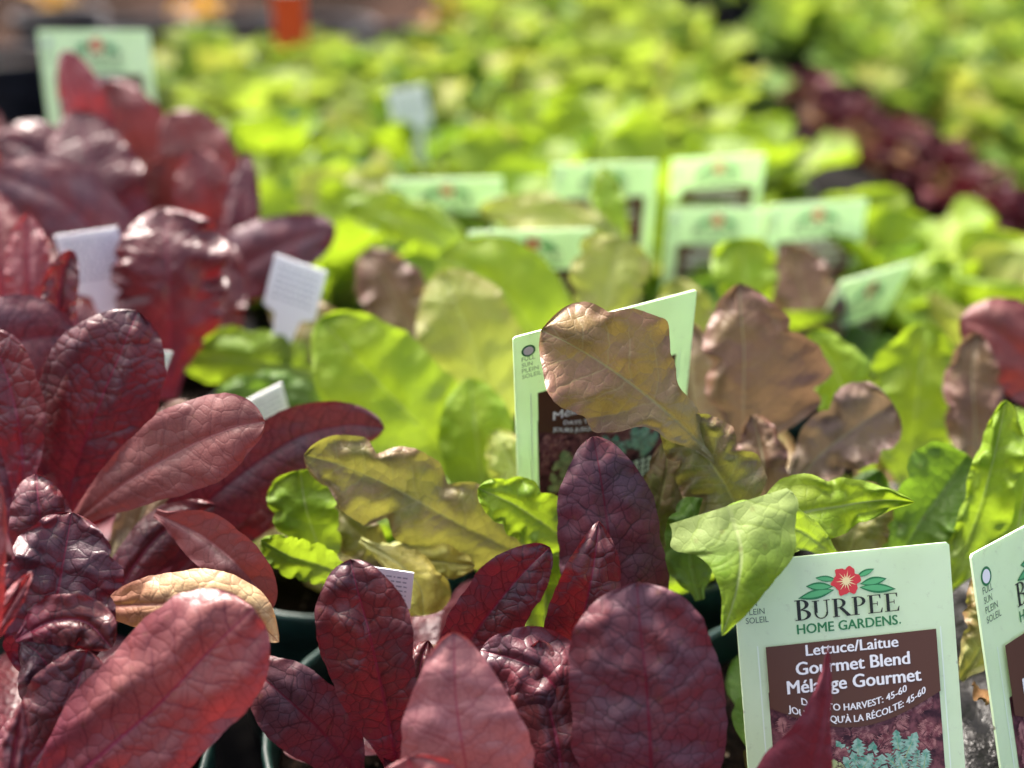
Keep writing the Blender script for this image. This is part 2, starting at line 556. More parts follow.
def gen_leaf(length, width, p, lean, curl, ruf, rf, lobe, lf, seed, nt=34, nu=19, cup=.25):
    """leaf mesh data growing from the origin up +Z and outwards to +Y (metres)"""
    s = np.linspace(0, 1, nt)
    t = 1 - (1 - s)**1.4
    ang = R(lean) + R(curl) * t**1.4
    dl = np.diff(t, prepend=0) * length
    y, z = np.cumsum(np.sin(ang) * dl), np.cumsum(np.cos(ang) * dl)
    wl = prof(p, t) * width * margin_fn(t, lobe, lf, seed)
    wr = prof(p, t) * width * margin_fn(t, lobe, lf, seed + 50)
    u = np.linspace(-1, 1, nu)
    uu, tt = np.meshgrid(u, t)
    wv = np.where(uu < 0, wl[:, None], wr[:, None])
    au = np.abs(uu)
    a = nz1(t * rf, seed + 9) * 1.7
    b = nz1(t * rf, seed + 19) * 1.7
    off = np.where(uu < 0, a[:, None], b[:, None]) * ruf * au**2 - cup * wv * au**1.8 + width * .12 * np.sin(np.pi * au)
    nx, ny, nzz = 0, np.cos(ang)[:, None], -np.sin(ang)[:, None]
    V = np.stack([uu * wv, y[:, None] + off * ny, z[:, None] + off * nzz], -1).reshape(-1, 3)
    uvc = np.stack([uu * wv * 100, np.repeat((t * length * 100)[:, None], nu, 1)], -1).reshape(-1, 2)
    uvn = np.stack([uu * .5 + .5, tt], -1).reshape(-1, 2)
    return V, grid_faces(nt, nu), uvc, uvn


SPEC = {   # profile, half-width ratio, ruffle, rf, lobe, lf, materials, height
    'red': ('romaine', .27, .004, 4, 0, 4, ['purple', 'red', 'red', 'rose', 'pink'], .115),
    'lime': ('fan', .36, .007, 6, .12, 4, ['lime', 'lime', 'pale', 'lime', 'green'], .105),
    'brown': ('fan', .34, .006, 5, .28, 3.5, ['brown', 'lime', 'lime', 'green'], .105),
    'frill': ('fan', .34, .010, 9, .20, 6, ['lime', 'green', 'lime', 'pale', 'lime'], .095),
    'green': ('fan', .32, .008, 7, .20, 5, ['green', 'green', 'lime', 'green', 'lime'], .095),
}
SPEC['dull'] = ('fan', .32, .008, 7, .15, 5, ['purple', 'purple', 'red', 'brown'], .085)
LEAFLIB = {}


def lib_leaf(sp, lean_i, v, coarse=False):
    key = (sp, lean_i, v, coarse)
    if key not in LEAFLIB:
        p, wr, rf_a, rf, lobe, lf, mats, hgt = SPEC[sp]
        lean = (6, 24, 44, 64)[lean_i]
        curl = (18, 34, 40, 34)[lean_i]
        ln = hgt * (.85, 1.0, 1.05, .95)[lean_i]
        seed = 200 + len(LEAFLIB) * 7
        g = gen_leaf(ln, ln * wr, p, lean, curl, rf_a, rf, lobe, lf, seed, *((14, 9) if coarse else (34, 19)))
        LEAFLIB[key] = g
    return LEAFLIB[key]


LEAFMESH = {}


def leaf_obj(sp, lean_i, v, mat, parent, az, scale, tilt=0.0):
    key = (sp, lean_i, v, mat)
    if key not in LEAFMESH:
        V, Fc, a, b = lib_leaf(sp, lean_i, v)
        o = mesh_obj('leaf', V, Fc, M[mat], None, True, {'UVMap': a, 'Norm': b})
        LEAFMESH[key] = o.data
    else:
        o = bpy.data.objects.new('leaf', LEAFMESH[key])
        col.objects.link(o)
    o.parent = parent
    o.rotation_euler = (tilt, 0, az)
    o.scale = (scale,) * 3
    return o


def make_plant(sp, rnd, n=12):
    root = empty('lettuce_plant')
    mats = SPEC[sp][6]
    for i in range(n):
        f = i / (n - 1)
        li = min(3, int(f * 4))
        leaf_obj(sp, li, rnd.randrange(2), rnd.choice(mats), root, i * 2.39996 + rnd.uniform(-.3, .3), rnd.uniform(.8, 1.12) * (.72 + .28 * math.sin(f * 2.6 + .4)))
    return root


def make_far_mesh(sp, rnd, n=30):
    """one joined crown of many leaves, for plants too blurred to show their leaves"""
    Vs, Fs, A, B, mi, off = [], [], [], [], [], 0
    mats = sorted(set(SPEC[sp][6]))
    for i in range(n):
        f = i / (n - 1)
        V, Fc, a, b = lib_leaf(sp, min(3, int(f * 4)), rnd.randrange(3), True)
        az, sc = i * 2.39996 + rnd.uniform(-.4, .4), rnd.uniform(.5, 1.0)
        c, s_ = math.cos(az), math.sin(az)
        X = np.stack([V[:, 0] * c - V[:, 1] * s_, V[:, 0] * s_ + V[:, 1] * c, V[:, 2]], -1) * sc
        Vs.append(X); A.append(a); B.append(b)
        Fs += [tuple(q + off for q in fc) for fc in Fc]
        mi += [mats.index(rnd.choice(SPEC[sp][6]))] * len(Fc)
        off += len(V)
    o = mesh_obj('lettuce_plant', np.vstack(Vs), Fs, None, None, True, {'UVMap': np.vstack(A), 'Norm': np.vstack(B)})
    for m in mats:
        o.data.materials.append(M.get('far_' + m) or M[m])
    o.data.polygons.foreach_set('material_index', mi)
    return o


# ------------------------------------------------------------------ ground
def ground():
    n = 90
    xs = np.linspace(-1, 1, n)
    g = np.sign(xs) * np.abs(xs)**3 * 40
    V = []
    for y in g:
        for x in g:
            yy = y + 1.5
            near = math.hypot(x, yy - 1.5) < 6
            V.append((x, yy, -.105 + (0.008 * noise.noise(Vector((x * 5, yy * 5, 0))) if near else 0)))
    o = mesh_obj('ground', V, grid_faces(n, n), M['ground'])
    tag(o, 'dark brown bark and soil ground far behind the lettuces', None, None, 'structure')


ground()
M['fabric'] = plain('black_ground_cloth', (.006, .006, .007), .9, .03, (.018, .017, .016), 50, .4, 400)
o = mesh_obj('bench', [(-1.2, -.1, -.094), (1.9, -.1, -.094), (1.9, 2.9, -.094), (-1.2, 1.9, -.094), (-1.2, -.1, -.13), (1.9, -.1, -.13), (1.9, 2.9, -.13), (-1.2, 1.9, -.13)],
             [(0, 1, 2, 3), (0, 4, 5, 1), (1, 5, 6, 2), (2, 6, 7, 3), (3, 7, 4, 0)], M['fabric'], None, False)
tag(o, 'black cloth covered bench that carries the pots', None, None, 'structure')


# ------------------------------------------------------------------ pots
def lathe(profile, n=48):
    V, Fc = [], []
    for (r, z) in profile:
        for k in range(n):
            a = 2 * math.pi * k / n
            V.append((r * math.cos(a), r * math.sin(a), z))
    for i in range(len(profile) - 1):
        for k in range(n):
            Fc.append((i * n + k, i * n + (k + 1) % n, (i + 1) * n + (k + 1) % n, (i + 1) * n + k))
    return V, Fc


def pot_proto(r, mat):
    root = empty('plant_pot')
    hgt = .10
    prof_ = [(.001, -hgt + .008), (r * .74, -hgt + .008), (r * .76, -hgt + .011), (r * .93, -.008), (r * .96, -.006), (r * .99, -.004), (r, .004), (r, .009),
             (r * .985, .011), (r * .96, .0105), (r * .945, .008), (r * .92, -.02), (r * .72, -.088)]
    V, Fc = lathe(prof_)
    mesh_obj('pot_wall', V, Fc, M[mat], root)
    nr, na = 16, 48
    V = [(0, 0, .002)]
    Fc = []
    for i in range(1, nr + 1):
        rr = r * .935 * i / nr
        for k in range(na):
            a = 2 * math.pi * k / na
            x, y = rr * math.cos(a), rr * math.sin(a)
            z = .0045 * noise.noise(Vector((x * 90, y * 90, r * 50))) + .003 * noise.noise(Vector((x * 300, y * 300, 2))) - .003
            V.append((x, y, z if i < nr else -.006))
    for k in range(na):
        Fc.append((0, 1 + k, 1 + (k + 1) % na))
    for i in range(nr - 1):
        for k in range(na):
            a, b = 1 + i * na, 1 + (i + 1) * na
            Fc.append((a + k, b + k, b + (k + 1) % na, a + (k + 1) % na))
    mesh_obj('soil', V, Fc, M['soil'], root)
    return root


PROTO_POT = {}


def place_pot(x, y, r, mat, label, group=None):
    key = (r, mat)
    if key not in PROTO_POT:
        o = PROTO_POT[key] = pot_proto(r, mat)
    else:
        o = copy_tree(PROTO_POT[key])
    o.location = (x, y, 0)
    o.rotation_euler = (0, 0, random.uniform(0, 6))
    if 'group' in o.keys():
        del o['group']
    tag(o, label, 'plant pot', group)
    return o


# front plants: soil positions
base = {
    'A': Vector((-.205, .425, 0)), 'B': Vector((-.165, .285, 0)), 'C': Vector((-.026, .306, 0)), 'D': Vector((-.078, .424, 0)),
    'E': Vector((.062, .440, 0)), 'F': Vector((.205, .455, 0)), 'G': Vector((-.02, .585, 0)), 'H': Vector((-.22, .575, 0)),
    'I': Vector((.115, .305, 0)), 'J': Vector((.13, .580, 0)), 'K': Vector((-.245, .715, 0)), 'L': Vector((.265, .585, 0)),
}
POTL = {
    'A': 'dark green pot under the big glossy red leaf at left', 'B': 'dark green pot hidden below the large pink red leaf at lower left',
    'C': 'dark green pot with rim showing beside the front purple lettuce', 'D': 'dark green pot of black soil under the yellow olive leaves',
    'E': 'dark green pot behind the front tag under brown and lime leaves', 'F': 'dark green pot under the lime leaves at the right edge',
    'G': 'dark green pot under the pale lime leaves left of the leaning tag', 'H': 'dark green pot under the ruffled burgundy leaf',
    'I': 'dark green pot that the large front tag is stuck in', 'J': 'dark green pot behind the tall brown mauve leaf',
    'K': 'dark green pot under the tall blurred red lettuce at upper left', 'L': 'dark green pot under the purple leaf at the right edge',
}
for k_, b_ in base.items():
    place_pot(b_.x, b_.y, .062, 'pot_green', POTL[k_], 'dark green pots of the front rows')


def plant(key, label, grp='front lettuce plants'):
    o = empty('lettuce_plant', base[key])
    tag(o, label, 'lettuce', grp)
    return o


def under(pl, sp, n, seed, smin=.45, smax=.7, mats=None, leans=(2, 3)):
    r_ = random.Random(seed)
    for i in range(n):
        leaf_obj(sp, r_.choice(leans), r_.randrange(2), r_.choice(mats or SPEC[sp][6]), pl, i * 2.4 + r_.uniform(-.3, .3) + seed, r_.uniform(smin, smax))


# ------------------------------------------------------------------ plant A : red lettuce at left
A = plant('A', 'red lettuce at left with a large glossy blistered burgundy leaf')
hero(A, [(60, 530, 41.5), (80, 455, 39.8), (105, 390, 38.8), (125, 342, 38.3), (138, 311, 38.4)], 60, mat='purple', L=1.16, Rr=.98, eL=.9, eR=.9, puff=.22,
     ruf=.05, p=([0, .1, .22, .3, .42, .55, .68, .8, .9, .965, 1], [.12, .15, .45, .8, .98, 1, .96, .82, .6, .34, 0]), wob=.18, label='large glossy blistered burgundy leaf')
hero(A, [(60, 535, 40), (120, 486, 37.6), (185, 448, 36.6), (232, 428, 36.2), (265, 421, 36.4)], 43, 'romaine', 'rose', eL=.8, eR=.2, puff=.1, ruf=.03,
     label='matt rose brown leaf')
hero(A, [(130, 590, 41), (200, 508, 40.5), (290, 441, 40.4), (345, 425, 41), (385, 428, 41.5)], 42, 'oval', 'plum', L=.85, Rr=1, eL=-.6, eR=.4, ruf=.04)
hero(A, [(155, 513, 37.6), (200, 535, 36.8), (240, 567, 36.3), (273, 608, 36.4)], 28, 'oval', 'rose', eL=-.6, eR=.6, ruf=.03)
hero(A, [(98, 606, 35.2), (150, 604, 34.6), (200, 604, 34.2), (245, 613, 34.1), (279, 642, 34.3)], 33, 'long', 'tan', eL=.8, eR=.8, ruf=.06, rf=4,
     label='yellow tan ageing leaf')
hero(A, [(-90, 430, 43), (-30, 372, 42), (25, 340, 41.5), (78, 335, 42)], 52, 'oval', 'plum', eL=.2, eR=.7, ruf=.04)
hero(A, [(18, 520, 40), (22, 450, 39), (8, 380, 38.6), (-12, 330, 38.8)], 34, 'romaine', 'red', L=1, Rr=.9, eL=.8, eR=-.7, ruf=.05)
hero(A, [(46, 590, 38.5), (42, 530, 37.4), (38, 500, 37.2), (36, 474, 37.6)], 32, 'oval', 'red', eL=.6, eR=.6, ruf=.03)
hero(A, [(20, 560, 41), (12, 480, 40.5), (5, 430, 40.3), (-5, 390, 40.5)], 40, 'romaine', 'purple', ruf=.12, rf=8)
hero(A, [(80, 350, 43.5), (60, 312, 43), (62, 280, 43), (72, 250, 43.4)], 18, 'oval', 'red', eL=-.6, eR=.6, ruf=.1, rf=7)
hero(A, [(22, 340, 46.5), (28, 290, 46), (28, 250, 46), (27, 212, 46.4)], 24, 'long', 'pink', eL=.5, eR=.5)
hero(A, [(150, 600, 42), (200, 550, 42), (250, 508, 41.8), (310, 480, 42)], 30, 'oval', 'red', eL=.5, eR=.5)
hero(A, [(95, 600, 41), (130, 540, 40.5), (155, 480, 41), (190, 400, 42)], 36, 'romaine', 'brown', eL=.5, eR=.5)
hero(A, [(100, 640, 40), (125, 580, 39), (165, 530, 39), (215, 505, 39.5)], 24, 'oval', 'red', eL=.5, eR=.5, ruf=.03)
under(A, 'red', 12, 3, .6, .85, ['purple', 'red', 'purple'])

# ------------------------------------------------------------------ plant B : lower left
B = plant('B', 'red lettuce at lower left with a big shiny pink red leaf close to the lens')
hero(B, [(20, 830, 32), (95, 760, 30.4), (160, 703, 29.4), (213, 647, 28.9), (254, 608, 29.1)], 69, mat='pink', L=1.05, Rr=.98, eL=1.1, eR=1.0, puff=.2, ruf=.05,
     p=([0, .1, .25, .4, .55, .7, .82, .9, .955, .985, 1], [.15, .3, .62, .86, .98, 1, .92, .78, .57, .36, 0]), wob=.16, label='big shiny pink red leaf')
hero(B, [(45, 700, 35), (52, 630, 33.8), (62, 570, 33.5), (72, 512, 34.2)], 64, 'oval', 'purple', eL=-.5, eR=.8, ruf=.22, rf=7, lobe=.18, lf=5, wob=.2)
hero(B, [(-25, 660, 29.3), (5, 612, 29), (32, 571, 29.2)], 11, 'long', 'pink', eL=.2, eR=.1)
hero(B, [(-8, 650, 27.4), (-8, 560, 27), (-3, 470, 27.3)], 14, 'long', 'pink')
hero(B, [(2, 840, 27.8), (12, 770, 27.5), (22, 702, 27.7)], 15, 'long', 'red')
hero(B, [(15, 640, 33), (50, 622, 32.2), (85, 622, 32), (112, 648, 32.2)], 27, 'oval', 'red', eL=.6, eR=.4)
hero(B, [(-20, 830, 32.5), (35, 760, 31.8), (70, 705, 31.5), (88, 650, 31.8)], 50, 'oval', 'red', eL=.6, eR=.6, ruf=.06)
hero(B, [(110, 780, 33), (60, 690, 33), (40, 655, 33), (20, 640, 33.4)], 40, 'oval', 'purple', eL=.6, eR=.6, ruf=.2, rf=8)
under(B, 'red', 9, 8, .5, .7, ['purple', 'red'])

# ------------------------------------------------------------------ plant C : front centre
Cp = plant('C', 'dark purple romaine lettuce in front centre with upright glossy leaves')
hero(Cp, [(648, 860, 33.5), (651, 770, 31), (646, 680, 29.8), (640, 625, 29.4), (637, 582, 29.6)], 79, mat='plum', eL=1.2, eR=1.2, puff=.18, ruf=.03,
     p=([0, .1, .22, .33, .45, .58, .72, .82, .9, .96, 1], [.2, .3, .62, .9, .99, 1, .95, .85, .67, .42, 0]), wob=.16, label='broad dark purple oval leaf')
hero(Cp, [(482, 880, 31), (466, 768, 29), (456, 700, 28.5), (454, 632, 29)], 68, mat='blush', eL=1.0, eR=.8, puff=.08, ruf=.03,
     p=([0, .2, .4, .52, .65, .76, .85, .92, .97, 1], [.5, .85, 1, .95, .82, .68, .52, .36, .2, 0]), label='pale pink leaf seen from its underside')
hero(Cp, [(402, 800, 37), (386, 710, 35), (369, 632, 34), (357, 588, 33.7), (350, 559, 33.9)], 46, mat='purple', L=1.08, Rr=.95, eL=1.0, eR=-.7, puff=.2, ruf=.05, wob=.16)
hero(Cp, [(440, 690, 37), (474, 634, 36), (508, 590, 35.6), (530, 566, 35.5), (550, 547, 35.8)], 40, 'oval', 'purple', L=.85, Rr=.85, eL=-.5, eR=.5, puff=.1, ruf=.03)
hero(Cp, [(618, 680, 38.5), (614, 580, 37), (604, 500, 36.4), (598, 462, 36.2), (593, 436, 36.4)], 53, mat='plum', eL=1.0, eR=1.0, puff=.16, ruf=.03, wob=.14,
     p=([0, .15, .3, .45, .58, .7, .8, .88, .94, .98, 1], [.3, .7, .95, 1, .98, .9, .76, .58, .40, .21, 0]), label='tall pointed purple leaf in front of the leaning tag')
hero(Cp, [(560, 700, 37), (582, 620, 35.6), (593, 570, 35.2), (599, 521, 35.4)], 37, mat='red', eL=-.4, eR=.7, puff=.15, ruf=.06,
     p=([0, .15, .3, .45, .58, .7, .8, .88, .94, 1], [.3, .7, .95, 1, .96, .84, .66, .46, .28, 0]))
hero(Cp, [(610, 790, 35), (575, 715, 33.6), (535, 668, 33.3), (480, 650, 34.2)], 44, 'oval', 'purple', eL=.4, eR=.9, puff=.2, ruf=.12, rf=6, wob=.3)
hero(Cp, [(365, 785, 37.5), (325, 735, 36.4), (285, 697, 35.6), (244, 662, 36)], 40, 'oval', 'plum', eL=.7, eR=.5, ruf=.06)
hero(Cp, [(440, 860, 26.8), (420, 800, 26.3), (408, 757, 26.6)], 58, 'oval', 'pink', eL=.6, eR=.6)
hero(Cp, [(560, 830, 34), (560, 760, 33), (548, 700, 33), (540, 640, 33.6)], 38, 'oval', 'red', eL=.6, eR=.6, ruf=.1, rf=6)
hero(Cp, [(440, 800, 36), (425, 720, 36), (420, 670, 36), (428, 640, 36.4)], 22, 'oval', 'red', eL=.5, eR=.5, ruf=.1)
hero(Cp, [(430, 730, 38), (450, 690, 37), (440, 660, 36.6), (418, 650, 37)], 20, 'oval', 'brown', eL=.5, eR=.5, ruf=.08)
under(Cp, 'red', 9, 5, .4, .6, ['purple', 'red'])

# ------------------------------------------------------------------ plant I : red leaf in front of the tag
I = plant('I', 'red lettuce at bottom right with one folded leaf overlapping the front tag')
hero(I, [(800, 900, 31.5), (815, 780, 30), (827, 700, 29.5), (829, 645, 29.7)], 70, mat='deepred', eL=.8, eR=1.4, puff=.05, ruf=.0, wob=.04,
     pL=([0, .3, .52, .68, .8, .9, 1], [.8, .9, .75, .43, .24, .1, 0]), pR=([0, .3, .5, .7, .9, 1], [.1, .2, .24, .09, .04, 0]),
     label='dark red folded leaf overlapping the tag')
under(I, 'lime', 7, 9, .35, .5, ['green', 'olive'])

# ------------------------------------------------------------------ plant D : yellow olive
D = plant('D', 'young lettuce with a long yellow olive lobed leaf and a lime frilly leaf')
hero(D, [(545, 565, 40), (465, 527, 39), (392, 487, 38.4), (340, 465, 38), (304, 455, 38)], 47, 'oval', 'olive', eL=.7, eR=-.2, ruf=.14, rf=7, lobe=.38, lf=3.6,
     label='long yellow olive lobed leaf')
hero(D, [(590, 560, 38.6), (550, 528, 38), (515, 505, 37.6), (478, 488, 37.6)], 30, 'oval', 'lime', eL=.4, eR=.3, ruf=.1, rf=6, lobe=.2)
hero(D, [(335, 600, 41), (318, 545, 39.8), (306, 508, 39.4), (300, 470, 39.6)], 36, 'fan', 'lime', eL=.4, eR=-.3, ruf=.1, rf=6, lobe=.05, lf=6)
hero(D, [(355, 580, 39.5), (320, 565, 38.8), (290, 556, 38.4), (261, 540, 38.4)], 21, 'oval', 'lime', eL=.4, eR=-.9, ruf=.06, rf=6, lobe=.1, lf=7)
hero(D, [(360, 540, 39), (400, 565, 38.2), (420, 588, 38), (424, 616, 38.2)], 29, 'fan', 'yellow', ruf=.08, rf=5)
hero(D, [(380, 545, 39.5), (415, 558, 38.9), (445, 562, 38.6), (475, 566, 38.8)], 19, 'oval', 'yellow', ruf=.06)
hero(D, [(540, 680, 41), (545, 610, 40.5), (542, 560, 40.3), (535, 520, 40.5)], 27, 'oval', 'lime', ruf=.08)
hero(D, [(480, 600, 42), (500, 560, 41.5), (500, 530, 41.5), (490, 500, 42)], 26, 'oval', 'green', ruf=.08)
hero(D, [(390, 560, 41), (360, 535, 40.5), (345, 520, 40.5), (330, 500, 41)], 24, 'oval', 'olive', ruf=.1)
under(D, 'lime', 9, 4, .4, .6, ['green', 'lime', 'olive'])

# ------------------------------------------------------------------ plant E : brown and lime leaves by the tags
E = plant('E', 'oak leaf lettuce with brown olive leaves in front of the leaning tag')
hero(E, [(720, 460, 37), (672, 416, 35.8), (615, 372, 35.2), (572, 345, 34.9), (541, 330, 35.0)], 65, mat='bronze', L=.98, Rr=1.02, eL=-.5, eR=.9, puff=.12, ruf=.14, rf=6,
     lobe=.16, lf=3, wob=.16, p=([0, .12, .25, .36, .46, .58, .7, .8, .9, .96, 1], [.10, .18, .36, .46, .84, 1, .98, .88, .64, .38, 0]),
     label='olive brown leaf bent over the leaning tag')
hero(E, [(760, 560, 38.5), (728, 490, 37), (700, 450, 36.6), (664, 418, 36.6)], 42, 'oval', 'olive', eL=.4, eR=.5, ruf=.16, rf=7, lobe=.4, lf=3.2)
hero(E, [(728, 506, 33.6), (741, 550, 32.3), (736, 592, 31.7), (722, 636, 31.9)], 76, mat='lime', eL=1.4, eR=1.6, puff=.2, ruf=.05, rf=4, smooth_edge=True,
     pL=([0, .12, .3, .5, .7, .88, 1], [.84, .88, .76, .52, .29, .12, 0]), pR=([0, .12, .3, .5, .7, .88, 1], [.86, .88, .70, .42, .2, .08, 0]), label='bright lime leaf drooping over the front tag corner')
hero(E, [(840, 560, 37), (800, 530, 35.2), (760, 522, 34.4), (690, 530, 34.4)], 24, 'oval', 'lime', ruf=.06)
hero(E, [(735, 575, 36.5), (785, 520, 36.4), (845, 505, 36.4), (885, 500, 36.6), (915, 502, 37)], 36, 'point', 'lime', L=1.05, Rr=.9, eL=.8, eR=-.2, ruf=.16, rf=6, lobe=.1)
hero(E, [(741, 520, 45), (743, 430, 43.6), (744, 350, 43), (741, 315, 43), (739, 283, 43.2)], 72, mat='brown', eL=.5, eR=.8, ruf=.2, rf=5, lobe=.24, lf=4.5, wob=.06, teeth=.02,
     pL=([0, .25, .4, .52, .62, .72, .84, .93, 1], [.06, .1, .3, .52, .50, .56, .48, .3, 0]),
     pR=([0, .25, .36, .48, .6, .7, .8, .9, .96, 1], [.06, .2, .55, .98, 1.28, 1.2, .82, .5, .28, 0]), label='tall brown mauve leaf with a pale midrib')
hero(E, [(770, 520, 43.5), (815, 460, 42.4), (855, 428, 42.4), (893, 403, 42.8)], 40, 'fan', 'taupe', ruf=.16, rf=6, lobe=.2)
hero(E, [(712, 500, 46), (697, 420, 45.4), (690, 370, 45.2), (688, 322, 45.6)], 38, 'oval', 'taupe', ruf=.1)
hero(E, [(870, 480, 48), (850, 410, 46.8), (835, 370, 46.6), (812, 330, 46.8)], 34, 'oval', 'lime', ruf=.12)
hero(E, [(760, 530, 42), (765, 480, 41), (760, 445, 41), (752, 415, 41.4)], 26, 'oval', 'brown', ruf=.08)
hero(E, [(640, 580, 40), (655, 520, 39), (665, 480, 38.6), (668, 440, 39)], 24, 'oval', 'olive', ruf=.08)
hero(E, [(700, 600, 39), (690, 555, 38), (700, 520, 37.6), (715, 490, 38)], 30, 'oval', 'green', ruf=.1)
hero(E, [(840, 590, 41), (850, 550, 40), (860, 520, 40), (880, 485, 40.6)], 36, 'oval', 'olive', ruf=.1)
under(E, 'lime', 13, 6, .45, .75, ['green', 'lime', 'olive'])

# ------------------------------------------------------------------ plant F : right edge
Fp = plant('F', 'lime green lettuce at the right edge behind the cut off tag')
hero(Fp, [(940, 600, 41), (972, 530, 39.6), (992, 465, 39), (1006, 400, 39.2)], 34, 'oval', 'lime', L=.6, Rr=1.0, eL=.3, eR=.5, ruf=.2, rf=7, lobe=.12)
hero(Fp, [(885, 590, 42), (915, 530, 41), (940, 495, 41), (968, 455, 41.6)], 46, 'fan', 'green', eL=-.7, eR=-.5, ruf=.12, rf=6)
hero(Fp, [(975, 500, 47), (975, 420, 46.4), (972, 375, 46.4), (976, 332, 47)], 30, 'oval', 'brown', ruf=.12, lobe=.15)
hero(Fp, [(1060, 420, 49), (1030, 365, 48.4), (1000, 335, 48.2), (960, 318, 48.6)], 40, 'oval', 'rose', ruf=.1)
hero(Fp, [(912, 500, 50), (915, 420, 49), (920, 370, 49), (926, 322, 49.4)], 50, 'oval', 'lime', ruf=.16, rf=6)
hero(Fp, [(1000, 600, 41), (1015, 540, 40.6), (1025, 490, 40.6), (1035, 440, 41)], 34, 'fan', 'lime', ruf=.16, rf=7)
hero(Fp, [(960, 680, 38), (985, 640, 37.6), (990, 610, 37.6), (980, 570, 38)], 26, 'oval', 'olive', ruf=.06)
hero(Fp, [(900, 590, 43), (870, 540, 42.6), (868, 500, 42.8), (880, 470, 43)], 30, 'oval', 'green', ruf=.12)
hero(Fp, [(940, 600, 44), (960, 540, 43), (950, 500, 43), (930, 470, 43.4)], 36, 'fan', 'lime', ruf=.14)
under(Fp, 'lime', 13, 11, .45, .75, ['green', 'lime', 'olive'])

# ------------------------------------------------------------------ plant G : centre lime
G = plant('G', 'lime lettuce left of the leaning tag with broad pale leaves')
hero(G, [(470, 480, 49), (415, 420, 47), (368, 372, 46.4), (345, 345, 46.3), (320, 318, 46.6)], 60, 'oval', 'lime', eL=-.4, eR=.9, ruf=.16, wob=.22, smooth_edge=True, teeth=.02, rf=5, L=.9)
hero(G, [(500, 440, 52), (478, 360, 50), (458, 310, 49.6), (440, 270, 50)], 50, 'oval', 'pale', eL=.4, eR=.6, ruf=.16, wob=.22, smooth_edge=True, teeth=.02, rf=5)
hero(G, [(565, 400, 55), (535, 335, 53.6), (500, 290, 53), (440, 252, 53.6)], 50, 'oval', 'lime', ruf=.16, wob=.22, smooth_edge=True, teeth=.02, rf=5)
hero(G, [(492, 530, 48), (478, 450, 46.6), (474, 415, 46.4), (470, 378, 46.8)], 38, 'oval', 'lime', ruf=.14, wob=.2, smooth_edge=True, teeth=.02, rf=5)
hero(G, [(595, 370, 54), (603, 310, 53), (610, 275, 53), (622, 238, 53.4)], 40, 'fan', 'pale', ruf=.12)
hero(G, [(350, 380, 53), (280, 365, 51.4), (225, 358, 51), (170, 352, 51.4)], 33, 'oval', 'lime', ruf=.1)
hero(G, [(360, 420, 51), (300, 395, 50), (260, 390, 50), (215, 395, 50)], 20, 'oval', 'green', ruf=.1)
hero(G, [(350, 380, 53), (320, 340, 52), (300, 318, 52), (270, 300, 52.4)], 30, 'oval', 'olive', ruf=.1)
hero(G, [(420, 500, 49), (425, 440, 48.6), (410, 400, 48.6), (400, 360, 49)], 36, 'oval', 'lime', ruf=.12)
hero(G, [(420, 360, 56), (400, 310, 56), (385, 280, 56), (365, 250, 56.4)], 34, 'oval', 'brown', ruf=.12)
hero(G, [(500, 520, 46), (515, 480, 45), (505, 450, 45), (495, 430, 45.4)], 24, 'oval', 'pale', ruf=.1)
hero(G, [(645, 270, 62), (590, 232, 61), (545, 216, 61), (478, 208, 61.5)], 22, 'oval', 'pale', ruf=.08)
hero(G, [(622, 260, 62), (612, 218, 61.5), (606, 192, 61.5), (602, 166, 62)], 18, 'oval', 'lime', ruf=.08)
hero(G, [(480, 270, 62), (435, 232, 61), (395, 216, 61), (345, 206, 61.5)], 25, 'oval', 'lime', ruf=.08)
under(G, 'lime', 13, 12, .6, .9, ['green', 'lime', 'lime', 'olive'], (1, 2, 3))

# ------------------------------------------------------------------ plant J : behind brown leaf
J = plant('J', 'lime lettuce behind the tall brown leaf below the twin blurred tags')
hero(J, [(745, 370, 58), (745, 310, 56.6), (745, 280, 56.4), (740, 238, 56.8)], 34, 'fan', 'lime', ruf=.14)
hero(J, [(800, 380, 60), (810, 320, 59), (800, 280, 59), (790, 245, 59.4)], 36, 'oval', 'brown', ruf=.12)
hero(J, [(700, 380, 58), (690, 330, 57), (680, 300, 57), (670, 280, 57)], 30, 'oval', 'pale', ruf=.12)
under(J, 'lime', 13, 14, .6, .85, ['green', 'lime', 'lime', 'brown'], (1, 2, 3))

# ------------------------------------------------------------------ plant L : right
Lp = plant('L', 'mixed lettuce at the right edge with a blurred purple leaf')
under(Lp, 'lime', 13, 15, .7, .95, ['lime', 'lime', 'pale'], (0, 1, 2, 3))

# ------------------------------------------------------------------ plants H, K : reds behind
Hp = plant('H', 'burgundy lettuce with a ruffled crinkled leaf beside a white marker')
hero(Hp, [(168, 400, 51), (170, 320, 49.4), (168, 262, 48.6), (162, 207, 49)], 60, mat='red', eL=.5, eR=.7, ruf=.3, rf=9, lobe=.15, lf=6, wob=.2, p=([0, .12, .3, .45, .6, .75, .87, .94, 1], [.15, .25, .6, .9, 1, .95, .8, .55, 0]),
     label='ruffled crinkled burgundy leaf')
hero(Hp, [(150, 330, 54), (100, 240, 53), (60, 200, 52.6), (-10, 170, 53)], 40, 'oval', 'plum', ruf=.06, wob=.05)
hero(Hp, [(190, 330, 58), (240, 270, 57), (285, 245, 56.6), (336, 228, 57)], 36, 'oval', 'plum', ruf=.10, rf=7, wob=.05)
hero(Hp, [(225, 290, 59), (240, 230, 58.6), (243, 195, 58.6), (246, 152, 59)], 18, 'oval', 'red', ruf=.06)
hero(Hp, [(120, 400, 53), (100, 345, 52), (60, 325, 52), (0, 315, 53)], 30, 'oval', 'red', ruf=.10)
